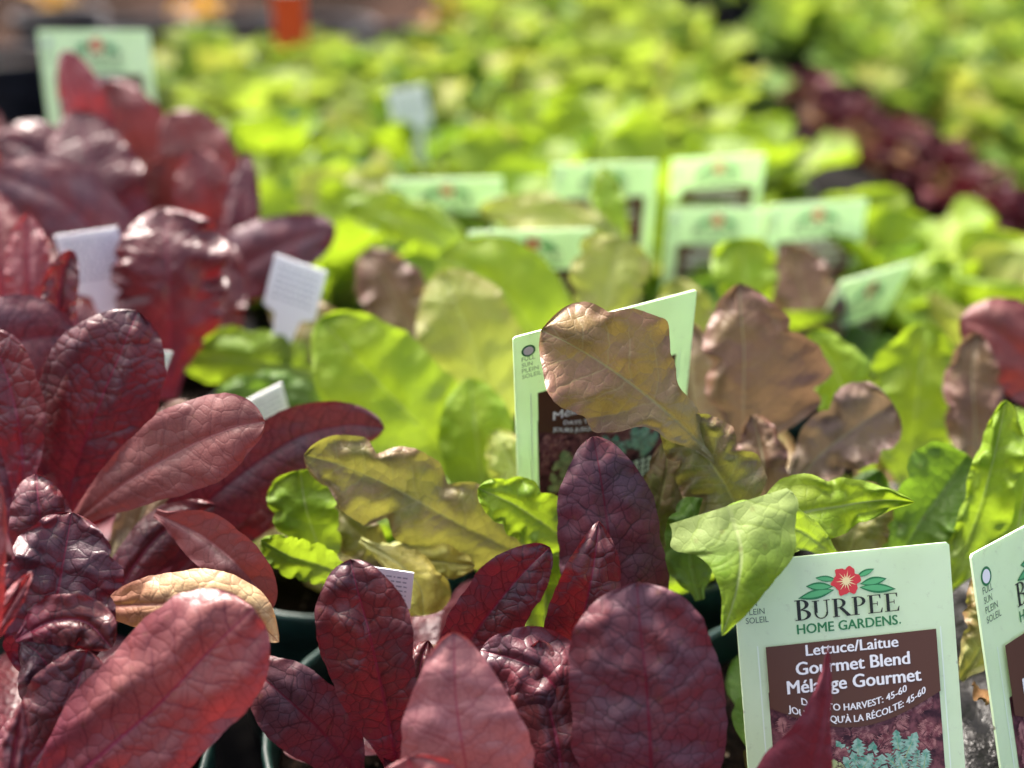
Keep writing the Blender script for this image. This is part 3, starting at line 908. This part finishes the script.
hero(Hp, [(0, 320, 52), (0, 270, 51.4), (-2, 230, 51.4), (-5, 190, 52)], 26, 'long', 'pink', ruf=.08)
hero(Hp, [(220, 380, 54), (215, 320, 53.6), (220, 280, 53.6), (225, 240, 54)], 30, 'oval', 'red', ruf=.12)
under(Hp, 'red', 12, 21, .7, 1.05, ['purple', 'red', 'purple', 'rose'], (0, 1, 2, 3))
Kp = plant('K', 'tall blurred red lettuce at upper left before a pale tag')
hero(Kp, [(110, 200, 64), (92, 130, 62.6), (80, 92, 62), (64, 50, 62)], 24, 'oval', 'pink')
hero(Kp, [(160, 250, 65), (140, 170, 63.6), (125, 125, 63), (108, 80, 63)], 44, 'oval', 'rose', ruf=.1)
hero(Kp, [(150, 260, 64), (180, 200, 62.6), (195, 160, 62), (170, 112, 62)], 44, 'oval', 'rose', ruf=.14)
hero(Kp, [(150, 260, 61), (105, 200, 60), (90, 160, 60), (75, 110, 60.6)], 46, 'oval', 'red', ruf=.14)
hero(Kp, [(100, 240, 61), (60, 180, 60.6), (30, 150, 60.6), (-5, 140, 61)], 34, 'oval', 'purple', ruf=.12)
hero(Kp, [(200, 260, 62), (215, 220, 61.6), (205, 190, 61), (195, 150, 61)], 32, 'oval', 'pink', ruf=.12)
under(Kp, 'red', 16, 23, .8, 1.2, ['purple', 'red', 'rose', 'pink'], (0, 1, 2, 3))

# ------------------------------------------------------------------ rows behind
rr = random.Random(31)
PLANTS = {sp: [make_plant(sp, random.Random(40 + i), 13) for i in range(2)] for sp in ('red', 'lime', 'brown', 'frill')}
FIRST = {id(o): True for v in PLANTS.values() for o in v}
FAR = {sp: [make_far_mesh(sp, random.Random(60 + i)) for i in range(3)] for sp in ('dull', 'lime', 'frill', 'green')}
for v in FAR.values():
    for o in v:
        FIRST[id(o)] = True


def put_plant(src, x, y, s, label, group):
    if FIRST.pop(id(src), None):
        o = src
    else:
        o = copy_tree(src)
    o.location = (x, y, 0)
    o.rotation_euler = (0, 0, rr.uniform(0, 6.28))
    o.scale = (s,) * 3
    tag(o, label, 'lettuce', group)
    return o


LAB = {
    ('red', 0): 'blurred dark red lettuce in the rows behind the burgundy ruffled leaf',
    ('lime', 0): 'blurred bright lime lettuce among the tags in the middle rows',
    ('brown', 0): 'blurred brown and olive oak leaf lettuce among the tags in the middle rows',
    ('frill', 0): 'blurred frilly lime lettuce just behind the row of tags',
}
taken = [(b.x, b.y) for b in base.values()]
y = .70
row = 0
while y < 2.75:
    sp_ = (.125 if y < .95 else .108) + .012 * rr.random()
    x = -.62 - .06 * (row % 2)
    while x < 1.75:
        xx, yy = x + rr.uniform(-.018, .018), y + rr.uniform(-.018, .018)
        x += sp_
        # what the frame (with a margin) can see
        d = yy * CP + (H - .05) * SP
        px = 512 + xx / d * F
        if px < -180 or px > 1210:
            continue
        if any(math.hypot(xx - a, yy - b) < .095 for a, b in taken):
            continue
        near = yy < 1.0
        if xx > .335 - .05 * (yy - .8):            # bench on the right of the gap
            if xx < .42 - .05 * (yy - .8):
                continue
            else:
                sp2 = 'green' if rr.random() < .5 else 'frill'
                put_plant(rr.choice(FAR[sp2]), xx, yy, rr.uniform(.95, 1.2), 'blurred green lettuce in the block beyond the dark gap at upper right', 'green lettuces beyond the gap')
                place_pot(xx, yy, .055, 'pot_black', 'black pot in the block beyond the dark gap at upper right', 'black pots beyond the gap')
            continue
        if xx > .245 - .05 * (yy - .8) and yy > .72:
            continue                               # the dark gap
        if xx < -.20:
            if yy > 1.3: continue
            if px < 195 or yy < .80:
                sp2 = 'red' if yy < .86 else None
            else:
                sp2 = 'frill'
            if sp2 is None: continue
        elif px < 485 and yy > 1.30:
            continue
        elif yy < .95:
            sp2 = rr.choice(['lime', 'lime', 'lime', 'lime', 'lime', 'brown'])
        else:
            sp2 = 'frill' if rr.random() < .8 else 'lime'
        if near:
            put_plant(rr.choice(PLANTS[sp2]), xx, yy, rr.uniform(.88, 1.08) * (.92 if sp2 == 'lime' else 1), LAB[(sp2, 0)], sp2 + ' lettuces in the middle rows')
        else:
            put_plant(rr.choice(FAR[sp2]), xx, yy, rr.uniform(1.0, 1.25), 'blurred yellow green lettuce in the far rows left of the dark gap', 'far lettuces left of the gap')
        place_pot(xx, yy, .055, 'pot_black', 'black pot under the blurred rows left of the dark gap', 'black pots of the far rows')
    y += .122 if y < .95 else .105
    row += 1
for i in range(20):
    f = i / 19
    xx, yy = .395 - .085 * f + rr.uniform(-.010, .010), .80 + .50 * f
    put_plant(rr.choice(FAR['dull']), xx, yy, rr.uniform(.50, .62), 'small dark red lettuce in the blurred strip at the right', 'red lettuces in the strip at the right')
for v in list(PLANTS.values()) + list(FAR.values()):      # unused prototypes
    for o in v:
        if id(o) in FIRST:
            for ch in list(o.children): bpy.data.objects.remove(ch)
            bpy.data.objects.remove(o)

# ------------------------------------------------------------------ seed tags


def card_mat():
    k = NT('pale_green_card')
    tc = k.n('ShaderNodeTexCoord').outputs['Object']
    c = k.mix(k.ramp(k.noise(tc, 3, 4), .35, .65), (.66, .82, .54), (.69, .85, .58))
    v = k.n('ShaderNodeTexVoronoi', feature='F1')
    k.put(v.inputs['Vector'], tc)
    v.inputs['Scale'].default_value = 7
    sp = k.math('MULTIPLY', k.ramp(v.outputs['Distance'], .085, .05), k.ramp(k.noise(tc, 5, 2), .5, .6))
    c = k.mix(k.math('MULTIPLY', sp, .8), c, (.10, .08, .05))
    c = k.mix(k.math('MULTIPLY', k.ramp(k.noise(tc, 16, 6, .75), .55, .75), .34), c, (.35, .38, .26))
    p = k.n('ShaderNodeBsdfPrincipled')
    k.put(p.inputs['Base Color'], c)
    k.put(p.inputs['Roughness'], k.ramp(k.noise(tc, 7, 4), .3, .7, .34, .52))
    p.inputs['Specular IOR Level'].default_value = .4
    tr = k.n('ShaderNodeBsdfTranslucent')
    k.put(tr.inputs[0], c)
    mx = k.n('ShaderNodeMixShader')
    mx.inputs[0].default_value = .25
    k.t.links.new(p.outputs[0], mx.inputs[1])
    k.t.links.new(tr.outputs[0], mx.inputs[2])
    k.t.links.new(mx.outputs[0], k.out.inputs[0])
    return k.m


M['card'] = card_mat()
M['panel'] = plain('brown_print', (.095, .040, .022), .45, .4)
M['white'] = plain('white_print', (.82, .84, .80), .5, .3)
M['black'] = plain('black_print', (.02, .025, .02), .5, .3)
M['dkgreen'] = plain('dark_green_print', (.03, .20, .07), .5, .3)
M['midgreen'] = plain('leaf_green_print', (.10, .42, .16), .5, .3)
M['redp'] = plain('red_print', (.62, .05, .055), .5, .3)
M['cream'] = plain('cream_print', (.85, .72, .35), .5, .3)
M['greyg'] = plain('grey_green_print', (.10, .17, .12), .5, .3)
M['frame'] = plain('pale_line_print', (.74, .88, .72), .5, .3)
M['photo'] = plain('burgundy_print', (.035, .010, .016), .5, .3, (.20, .07, .075), 16)
M['photo2'] = plain('teal_leaf_print', (.07, .26, .17), .5, .3, (.32, .50, .38), 40)
M['photo3'] = plain('cream_leaf_print', (.42, .48, .20), .5, .3, (.20, .30, .12), 24)
M['photo4'] = plain('mauve_leaf_print', (.13, .03, .04), .5, .3, (.36, .17, .15), 40)

ZL = [0.0]


def flat(name, polys, mat, parent, z):
    """polys: list of 2-D outlines (a right, b down, in tag widths); each lies a hair above the one before"""
    V, Fc = [], []
    for k, P in enumerate(polys):
        o = len(V)
        V += [(a, -b, z + k * .00008) for a, b in P]
        # keep facing the viewer
        ar = sum(P[i][0] * P[(i + 1) % len(P)][1] - P[(i + 1) % len(P)][0] * P[i][1] for i in range(len(P)))
        idx = list(range(o, o + len(P)))
        Fc.append(tuple(idx if ar < 0 else idx[::-1]))
    return mesh_obj(name, V, Fc, M[mat], parent, False)


def rect(a0, b0, a1, b1):
    return [(a0, b0), (a1, b0), (a1, b1), (a0, b1)]


def text_mesh(*a_, **k_):
    bold = a_[8] if len(a_) > 8 else 0
    t = text_one(*a_, **k_)
    if bold:                                   # heavier strokes: a second, slightly shifted layer in the same mesh
        me = t.data
        n = len(me.vertices)
        co = np.empty(n * 3)
        me.vertices.foreach_get('co', co)
        co = co.reshape(-1, 3)
        fs = [tuple(p.vertices) for p in me.polygons]
        layers = [(0, 0, 0), (bold * .45, 0, .0002), (-bold * .45, 0, .0004), (0, bold * .3, .0006)]
        V = np.vstack([co + np.array(l) * np.array([.34, .34, 1]) for l in layers])
        F_ = [tuple(v + k * n for v in f) for k in range(len(layers)) for f in f_iter(fs)]
        m2 = bpy.data.meshes.new('lettering')
        m2.from_pydata([tuple(v) for v in V], [], F_)
        m2.materials.append(me.materials[0])
        t.data = m2
        bpy.data.meshes.remove(me)
    return t


def f_iter(fs):
    return fs


def text_one(body, mat, parent, a0, a1, b, cap, z, bold=0.0, arc=None, name='lettering'):
    cu = bpy.data.curves.new(name, 'FONT')
    cu.body = body
    cu.size = 1.0
    cu.resolution_u = 3
    o = bpy.data.objects.new(name, cu)
    col.objects.link(o)
    dg = bpy.context.evaluated_depsgraph_get()
    me = bpy.data.meshes.new_from_object(o.evaluated_get(dg))
    bpy.data.objects.remove(o)
    bpy.data.curves.remove(cu)
    co = np.empty(len(me.vertices) * 3)
    me.vertices.foreach_get('co', co)
    co = co.reshape(-1, 3)
    x0, x1 = co[:, 0].min(), co[:, 0].max()
    sx = (a1 - a0) / (x1 - x0)
    sy = cap / .70
    X = a0 + (co[:, 0] - x0) * sx
    Y = -b + co[:, 1] * sy
    if arc:
        bl_, bm_, br_ = arc        # b at left, middle, right
        s = (X - a0) / (a1 - a0)
        q = bl_ * (1 - s) * (1 - 2 * s) + bm_ * 4 * s * (1 - s) + br_ * s * (2 * s - 1)
        Y = Y + b - q
    me.vertices.foreach_set('co', np.stack([X, Y, np.full_like(X, z)], -1).ravel())
    me.materials.clear()
    me.materials.append(M[mat])
    me.update()
    t = bpy.data.objects.new(name, me)
    col.objects.link(t)
    t.parent = parent
    return t


def half_ring(cx, cy, rox, roy, rix, riy, a0=-90, a1=90, n=14):
    P = []
    for i in range(n + 1):
        a = R(a0 + (a1 - a0) * i / n)
        P.append((cx + rox * math.cos(a), cy + roy * math.sin(a)))
    Q = []
    for i in range(n + 1):
        a = R(a1 + (a0 - a1) * i / n)
        Q.append((cx + rix * math.cos(a), cy + riy * math.sin(a)))
    return [[P[i], P[i + 1], Q[n - i - 1], Q[n - i]] for i in range(n)]


def serif_word():
    st = lambda x=0: [rect(x + .09, 0, x + .24, 1), rect(x, 0, x + .33, .045), rect(x, .955, x + .33, 1)]
    Es = st() + [rect(.2, .955, .62, .999), [(.62, .999), (.62, .77), (.59, .77), (.53, .96)], rect(.2, .49, .46, .535), rect(.44, .40, .475, .63),
                 rect(.2, .001, .66, .046), [(.66, .001), (.69, .26), (.655, .26), (.57, .04)]]
    B = st() + half_ring(.26, .755, .33, .245, .17, .20) + half_ring(.26, .26, .40, .26, .235, .215) + [rect(.2, .958, .27, .998), rect(.2, .49, .27, .53), rect(.2, .002, .27, .047)]
    Pp = st() + half_ring(.28, .735, .36, .265, .20, .22) + [rect(.2, .957, .29, .999), rect(.2, .47, .29, .515)]
    Rl = Pp + [[(.30, .49), (.48, .50), (.86, .03), (.66, .03)], rect(.64, 0, .93, .045)]
    U = [rect(.09, .33, .24, 1), rect(0, .955, .34, 1), rect(.66, .33, .72, 1), rect(.54, .955, .84, 1)] + \
        half_ring(.405, .335, .315, .35, .165 + .06, .30, 180, 360, 16)
    out, x = [], 0
    for ch, w, s in ((B, .70, 1.12), (U, .90, 1.0), (Rl, .90, 1.0), (Pp, .70, 1.0), (Es, .76, 1.0), (Es, .70, 1.0)):
        out += [[(x + px * s, py * s) for px, py in poly] for poly in ch]
        x += w * s + .03
    return out, x


def jag_leaf(cx, cy, ang, ln, wd, r_):
    """frilly lettuce leaf outline"""
    P, n = [], 9
    ca, sa = math.cos(ang), math.sin(ang)
    side = []
    for i in range(n):
        t = i / n
        w = wd * (.18 + math.sin(math.pi * min(1, t * .95 + .05))**.8)
        side.append((t * ln, w * r_.uniform(.8, 1.15)))
        side.append(((t + .55 / n) * ln, w * r_.uniform(.35, .6)))
    pts = [(a, b) for a, b in side] + [(ln * 1.02, 0)] + [(a, -b * r_.uniform(.85, 1.15)) for a, b in side[::-1]]
    return [(cx + a * ca - b * sa, cy + a * sa + b * ca) for a, b in pts]


def make_tag():
    root = empty('plant_tag')
    # card with a stake, 0.6 mm thick
    out = [(0, .012), (.012, 0), (.988, 0), (1, .012), (1, 1.40), (.93, 1.48), (.63, 1.52), (.60, 2.2), (.5, 2.35), (.40, 2.2), (.37, 1.52), (.07, 1.48), (0, 1.40)]
    n = len(out)
    th = .009
    V = [(a, -b, 0) for a, b in out] + [(a, -b, -th) for a, b in out]
    Fc = [tuple(range(n))[::-1], tuple(range(n, 2 * n))] + [(i, (i + 1) % n, n + (i + 1) % n, n + i) for i in range(n)]
    mesh_obj('card', V, Fc, M['card'], root, False)
    z = .002
    # pictures
    pic = flat('picture', [rect(.119, .60, .905, 1.33)], 'photo', root, z)
    r_ = random.Random(5)
    L1, L2, L3 = [], [], []
    for i in range(60):
        cx, cy = r_.uniform(.16, .86), r_.uniform(.72, .98)
        L3.append(jag_leaf(cx, cy, r_.uniform(-2.6, -.5), r_.uniform(.05, .10), r_.uniform(.02, .035), r_))
    for i in range(26):
        cx, cy = r_.uniform(.42, .80), r_.uniform(.97, 1.15)
        L1.append(jag_leaf(cx, cy, r_.uniform(-2.3, -.8), r_.uniform(.10, .19), r_.uniform(.025, .045), r_))
    for i in range(26):
        cx, cy = r_.uniform(.20, .48), r_.uniform(.98, 1.22)
        L2.append(jag_leaf(cx, cy, r_.uniform(-2.4, -.6), r_.uniform(.06, .13), r_.uniform(.02, .04), r_))
    clip = lambda P: [(min(.903, max(.121, a)), min(1.325, max(.62, b))) for a, b in P]

    def layered(Ls, mat, zz):
        """each printed leaf: a dark rim, the blade and a pale rib, one above the other"""
        V, Fc, mi = [], [], []
        for k, P in enumerate(Ls):
            cx, cy = sum(a for a, b in P) / len(P), sum(b for a, b in P) / len(P)
            tip = max(P, key=lambda q: (q[0] - P[0][0])**2 + (q[1] - P[0][1])**2)
            bx, by = (P[0][0] + P[-1][0]) / 2, (P[0][1] + P[-1][1]) / 2
            dx, dy = tip[0] - bx, tip[1] - by
            ln = math.hypot(dx, dy) + 1e-6
            ox, oy = -dy / ln * .0035, dx / ln * .0035
            rib = [(bx + ox, by + oy), (bx + dx * .85, by + dy * .85), (bx - ox, by - oy)]
            for q, (Q, m_) in enumerate(((([(cx + (a - cx) * 1.13, cy + (b - cy) * 1.13) for a, b in P]), 0), (P, 1), (rib, 2))):
                Q = clip(Q)
                o_ = len(V)
                V += [(a, -b, zz + k * .00007 + q * .00002) for a, b in Q]
                ar = sum(Q[i][0] * Q[(i + 1) % len(Q)][1] - Q[(i + 1) % len(Q)][0] * Q[i][1] for i in range(len(Q)))
                idx = list(range(o_, o_ + len(Q)))
                Fc.append(tuple(idx if ar < 0 else idx[::-1]))
                mi.append(m_)
        o_ = mesh_obj('printed_leaves', V, Fc, None, pic, False)
        for m_ in ('photo', mat, 'photo3' if mat != 'photo4' else 'photo'):
            o_.data.materials.append(M[m_])
        o_.data.polygons.foreach_set('material_index', mi)

    layered(L3, 'photo4', z + .0010)
    layered(L1, 'photo2', z + .0040)
    layered(L2, 'photo3', z + .0064)
    # small dark grid of icons at the lower right of the picture
    flat('icon_box', [rect(.60, 1.10, .87, 1.30)] , 'black', root, z + .0090)
    flat('icon_marks', [rect(.62 + i * .04, 1.115 + j * .045, .645 + i * .04, 1.145 + j * .045) for i in range(6) for j in range(4)], 'frame', root, z + .0095)
    # brown panel with a sagging lower edge
    pan = [(.119, .390), (.905, .384)] + [(.905 - .786 * i / 24, .668 + .125 * math.sin(math.pi * min(1, (i / 24))) ** 1.0) for i in range(25)]
    flat('panel', [pan], 'panel', root, z + .0125)
    flat('outline', [rect(.083, .385, .0885, 1.36), rect(.928, .378, .9335, 1.36), rect(.0887, 1.355, .9278, 1.36)], 'frame', root, z)
    zt = z + .0145
    text_mesh('Lettuce/Laitue', 'white', root, .300, .724, .447, .050, zt, .012)
    text_mesh('Gourmet Blend', 'white', root, .249, .771, .530, .058, zt, .016)
    text_mesh('M\u00e9lange Gourmet', 'white', root, .203, .818, .612, .060, zt, .016)
    text_mesh('DAYS TO HARVEST: 45-60', 'white', root, .262, .748, .69, .031, zt, .008, (.664, .712, .652))
    text_mesh("JOURS JUSQU'\u00c0 LA R\u00c9COLTE: 45-60", 'white', root, .200, .834, .72, .031, zt, .008, (.690, .768, .668))
    # maker's name
    polys, wtot = serif_word()
    s = (.749 - .268) / wtot
    flat('lettering', [[(.268 + x * s, .289 - .006 * x * s - y_ * .083) for x, y_ in P] for P in polys], 'black', root, z)
    text_mesh('HOME GARDENS', 'dkgreen', root, .272, .735, .350, .044, z, .010)
    text_mesh('.', 'dkgreen', root, .742, .750, .348, .05, z, .0)
    # flower emblem
    em = empty('emblem')
    em.parent = root
    cx, cy = .512, .130
    leaf2 = lambda x, y_, a, l, w: [(x + l * t_ * math.cos(a) - w * math.sin(math.pi * t_) * sg * math.sin(a), y_ + l * t_ * math.sin(a) + w * math.sin(math.pi * t_) * sg * math.cos(a))
                                    for sg, ts in ((1, [i / 10 for i in range(11)]), (-1, [i / 10 for i in range(9, 0, -1)])) for t_ in ts]
    LS = [(.455, .165, R(172), .17, .022), (.45, .15, R(186), .125, .020), (.47, .12, R(190), .10, .014), (.57, .165, R(8), .17, .022), (.575, .15, R(-6), .125, .020), (.56, .115, R(-18), .09, .014)]
    flat('emblem_leaf', [leaf2(*q) for q in LS], 'dkgreen', em, z)
    flat('emblem_leaf', [leaf2(x + .008 * math.cos(a), y_, a, l * .86, w * .62) for x, y_, a, l, w in LS], 'midgreen', em, z + .0008)
    flower = [(cx + .062 * (1 + .13 * math.cos(6 * a + .6) + .05 * math.sin(13 * a)) * math.cos(a), cy + .062 * (1 + .13 * math.cos(6 * a + .6) + .05 * math.sin(13 * a)) * math.sin(a))
              for a in [2 * math.pi * i / 60 for i in range(60)]]
    flat('flower', [flower], 'redp', em, z + .0018)
    rays = []
    for i in range(14):
        a = 2 * math.pi * i / 14
        l = .050 if i % 2 else .036
        rays.append([(cx + .012 * math.cos(a + .3), cy + .012 * math.sin(a + .3)), (cx + l * math.cos(a), cy + l * math.sin(a)), (cx + .012 * math.cos(a - .3), cy + .012 * math.sin(a - .3))])
    flat('stamen', rays + [[(cx + .017 * math.cos(2 * math.pi * i / 16), cy + .017 * math.sin(2 * math.pi * i / 16)) for i in range(16)]], 'cream', em, z + .0022)
    # sun symbol and words
    cc = lambda r: [(.078 + r * math.cos(2 * math.pi * i / 28), .105 + r * math.sin(2 * math.pi * i / 28)) for i in range(28)]
    flat('sun_ring', [cc(.037)], 'dkgreen', root, z)
    flat('sun_disc', [cc(.027)], 'white', root, z + .0005)
    for w_, bb, a1 in (('FULL', .166, .112), ('SUN', .204, .098), ('PLEIN', .242, .130), ('SOLEIL', .280, .145)):
        text_mesh(w_, 'greyg', root, .041, a1, bb, .027, z)
    return root


TAG0 = make_tag()
TAG_USED = [False]


def place_tag(tl, tr, bl, label, proto=None):
    if not TAG_USED[0]:
        o = TAG0
        TAG_USED[0] = True
    else:
        o = copy_tree(TAG0)
    P0, P1, P2 = pt(tl[0], tl[1], tl[2] / 100), pt(tr[0], tr[1], tr[2] / 100), pt(bl[0], bl[1], bl[2] / 100)
    ex = P1 - P0
    s = ex.length
    ex.normalize()
    dn = P2 - P0
    dn = (dn - ex * dn.dot(ex)).normalized()
    ey = -dn
    ez = ex.cross(ey)
    m = Matrix((ex, ey, ez)).transposed().to_4x4()
    o.matrix_world = Matrix.Translation(P0) @ m @ Matrix.Scale(s, 4)
    tag(o, label, 'plant tag', 'pale green lettuce tags')
    return o


place_tag((732, 563, 34.4), (949, 542, 34.8), (749.5, 768, 34.6), 'large sharp pale green lettuce tag in the right foreground, crossed by a red leaf tip')
place_tag((513, 338, 36.2), (697, 290, 37.8), (511, 485, 40.6), 'pale green tag behind the olive leaf, its print partly covered')
place_tag((971, 555, 35), (1095, 489, 40), (1019, 742, 36.3), 'pale green tag cut off by the right edge, next to black plastic')
place_tag((668, 208, 68), (767, 208, 68), (652, 297, 71), 'blurred pale green tag, left one of the joined pair behind the brown leaf')
place_tag((769, 206, 67.5), (868, 199, 68), (754, 290, 70.5), 'blurred pale green tag, right one of the joined pair behind the brown leaf')
place_tag((842, 282, 58), (914, 262, 64), (818, 340, 60.5), 'blurred pale green tag tilted between the joined pair and the right lime leaves')
place_tag((468, 232, 57), (594, 229, 57), (470, 300, 60), 'blurred pale green tag behind the broad pale lime leaves in the centre')
place_tag((386, 180, 68), (503, 178, 68), (388, 240, 72), 'blurred pale green tag left of centre, above the pale lime leaf')
place_tag((552, 165, 67), (658, 162, 67), (550, 220, 70), 'blurred pale green tag in the middle behind an upright lime leaf')
place_tag((672, 160, 71.5), (766, 154, 71.5), (668, 215, 74.5), 'farthest blurred pale green tag, above the joined pair')
place_tag((37, 30, 70), (149, 30, 70), (52, 135, 72), 'blurred pale green tag at upper left behind the red lettuce')

# ------------------------------------------------------------------ small white markers
M['marker'] = plain('white_marker_plastic', (.80, .82, .84), .4, .4, trans=.04)
M['ink'] = plain('grey_ink', (.30, .33, .38), .6, .2)


def make_marker():
    root = empty('plant_marker')
    out = [(0, 0), (1, 0), (1, 1.0), (.75, 1.1), (.6, 2.2), (.4, 2.2), (.25, 1.1), (0, 1.0)]
    n = len(out)
    V = [(a, -b, 0) for a, b in out] + [(a, -b, -.02) for a, b in out]
    Fc = [tuple(range(n))[::-1], tuple(range(n, 2 * n))] + [(i, (i + 1) % n, n + (i + 1) % n, n + i) for i in range(n)]
    mesh_obj('card', V, Fc, M['marker'], root, False)
    r_ = random.Random(9)
    rows = []
    for k in range(6):
        a = .12
        while a < .85:
            w_ = r_.uniform(.04, .13)
            rows.append(rect(a, .16 + k * .12, min(.88, a + w_), .16 + k * .12 + .035))
            a += w_ + .035
    flat('print', rows, 'ink', root, .004)
    return root


MK0 = make_marker()
MK_USED = [False]


def place_marker(tl, tr, bl, label):
    if not MK_USED[0]:
        o = MK0
        MK_USED[0] = True
    else:
        o = copy_tree(MK0)
    P0, P1, P2 = (pt(q[0], q[1], q[2] / 100) for q in (tl, tr, bl))
    ex = P1 - P0
    s = ex.length
    ex.normalize()
    dn = P2 - P0
    dn = (dn - ex * dn.dot(ex)).normalized()
    m = Matrix((ex, -dn, ex.cross(-dn))).transposed().to_4x4()
    o.matrix_world = Matrix.Translation(P0) @ m @ Matrix.Scale(s, 4)
    tag(o, label, 'plant marker', 'small white plant markers')
    return o


place_marker((54, 236, 49), (117, 227, 49), (62, 305, 50.5), 'white marker beside the ruffled burgundy leaf, at left')
place_marker((275, 254, 50), (327, 272, 50), (252, 303, 51), 'white tilted marker right of the burgundy lettuce')
place_marker((236, 406, 45), (282, 383, 46), (262, 440, 46.5), 'white marker showing above the rose brown leaf')
place_marker((150, 350, 42), (173, 352, 44), (140, 420, 43.5), 'white sliver of a marker behind the large glossy leaf')
place_marker((366, 566, 36.5), (414, 573, 36.5), (358, 610, 37.5), 'small white marker behind the left upright purple leaf')
place_marker((386, 92, 91), (424, 84, 91), (402, 145, 93), 'very blurred white marker among the far lime lettuces')
place_marker((942, 236, 84), (974, 198, 86), (966, 258, 86), 'blurred pale marker at the right edge by the red strip')

# ------------------------------------------------------------------ black plastic and dried leaf at lower right
def film():
    nx, ny = 50, 60
    V = []
    for j in range(ny):
        for i in range(nx):
            a, b = i / (nx - 1), j / (ny - 1)
            X = .125 + .17 * a
            Y = .235 + .20 * b
            z = .012 + .022 * math.exp(-((a - .45) / .2)**2) * (.6 + .4 * b) + .010 * noise.noise(Vector((a * 6, b * 4, 1))) + .005 * noise.noise(Vector((a * 16, b * 9, 3)))
            V.append((X, Y, z))
    o = mesh_obj('plastic_sheet', V, grid_faces(ny, nx), M['film'])
    tag(o, 'crinkled black plastic sheet between the two front tags', 'plastic sheet')


film()
lo = gen_leaf(.015, .004, 'oval', 60, 60, .003, 6, .3, 4, 77)
o = mesh_obj('dried_leaf', lo[0], lo[1], M['dry'])
o.location = soil_pt(982, 690, .036)
o.rotation_euler = (R(20), 0, R(160))
tag(o, 'curled tan dried leaf on the black plastic', 'dried leaf')

# ------------------------------------------------------------------ far left background: black pots, orange stake, autumn plants
for i, (px, py) in enumerate([(20, 62), (165, 80), (215, 78), (150, 30), (240, 30), (330, 30), (395, 40), (60, 20)]):
    w_ = soil_pt(px, py, 0.0)
    place_pot(w_.x, w_.y, .07, 'pot_black', 'empty black nursery pot in the dark background at upper left', 'empty black pots at the back')

M['orange'] = plain('orange_plastic', (.55, .06, .012), .5, .2, (.62, .08, .02), 30)
w_ = soil_pt(290, 32, .08)
st = empty('plant_stake', (w_.x, w_.y, -.105))
V = [(-.015, 0, 0), (.015, 0, 0), (.018, 0, .232), (-.018, 0, .232)]
V = V + [(a, .004, c) for a, b, c in V]
Fc = [(0, 1, 2, 3), (7, 6, 5, 4), (0, 4, 5, 1), (1, 5, 6, 2), (2, 6, 7, 3), (3, 7, 4, 0)]
mesh_obj('blade', V, Fc, M['orange'], st, False)
V2 = [(a * .95, b - .0008, .226 + (c / .232) * .012) for a, b, c in V]
mesh_obj('cap', V2, Fc, M['white'], st, False)
tag(st, 'blurred orange plastic stake with a white top at the upper left', 'plant stake')

M['amber'] = leaf_mat('amber_leaf', (.5, .28, .03), (.5, .18, .02), (.5, .3, .1), (.5, .2, .03), (.7, .4, .03), tfac=.35, net=.1)
SPEC['amber'] = ('oval', .3, .006, 6, .2, 5, ['amber'], .10)
for (px, py, s_, lab) in ((450, 40, 1.0, 'blurred yellow orange plant at top centre'), (205, 22, .9, 'blurred orange brown plant at top left'), (60, 8, .8, 'small orange brown plant at the top left corner')):
    o = make_far_mesh('amber', random.Random(px), 12)
    o.name = 'leafy_plant'
    o.location = soil_pt(px, py, -.08)
    o.scale = (s_,) * 3
    tag(o, lab, 'plant', 'amber plants at the back')

# bark pieces on the ground behind
M['bark'] = plain('bark', (.20, .12, .08), .9, .2, (.10, .06, .04), 60, .6, 200)
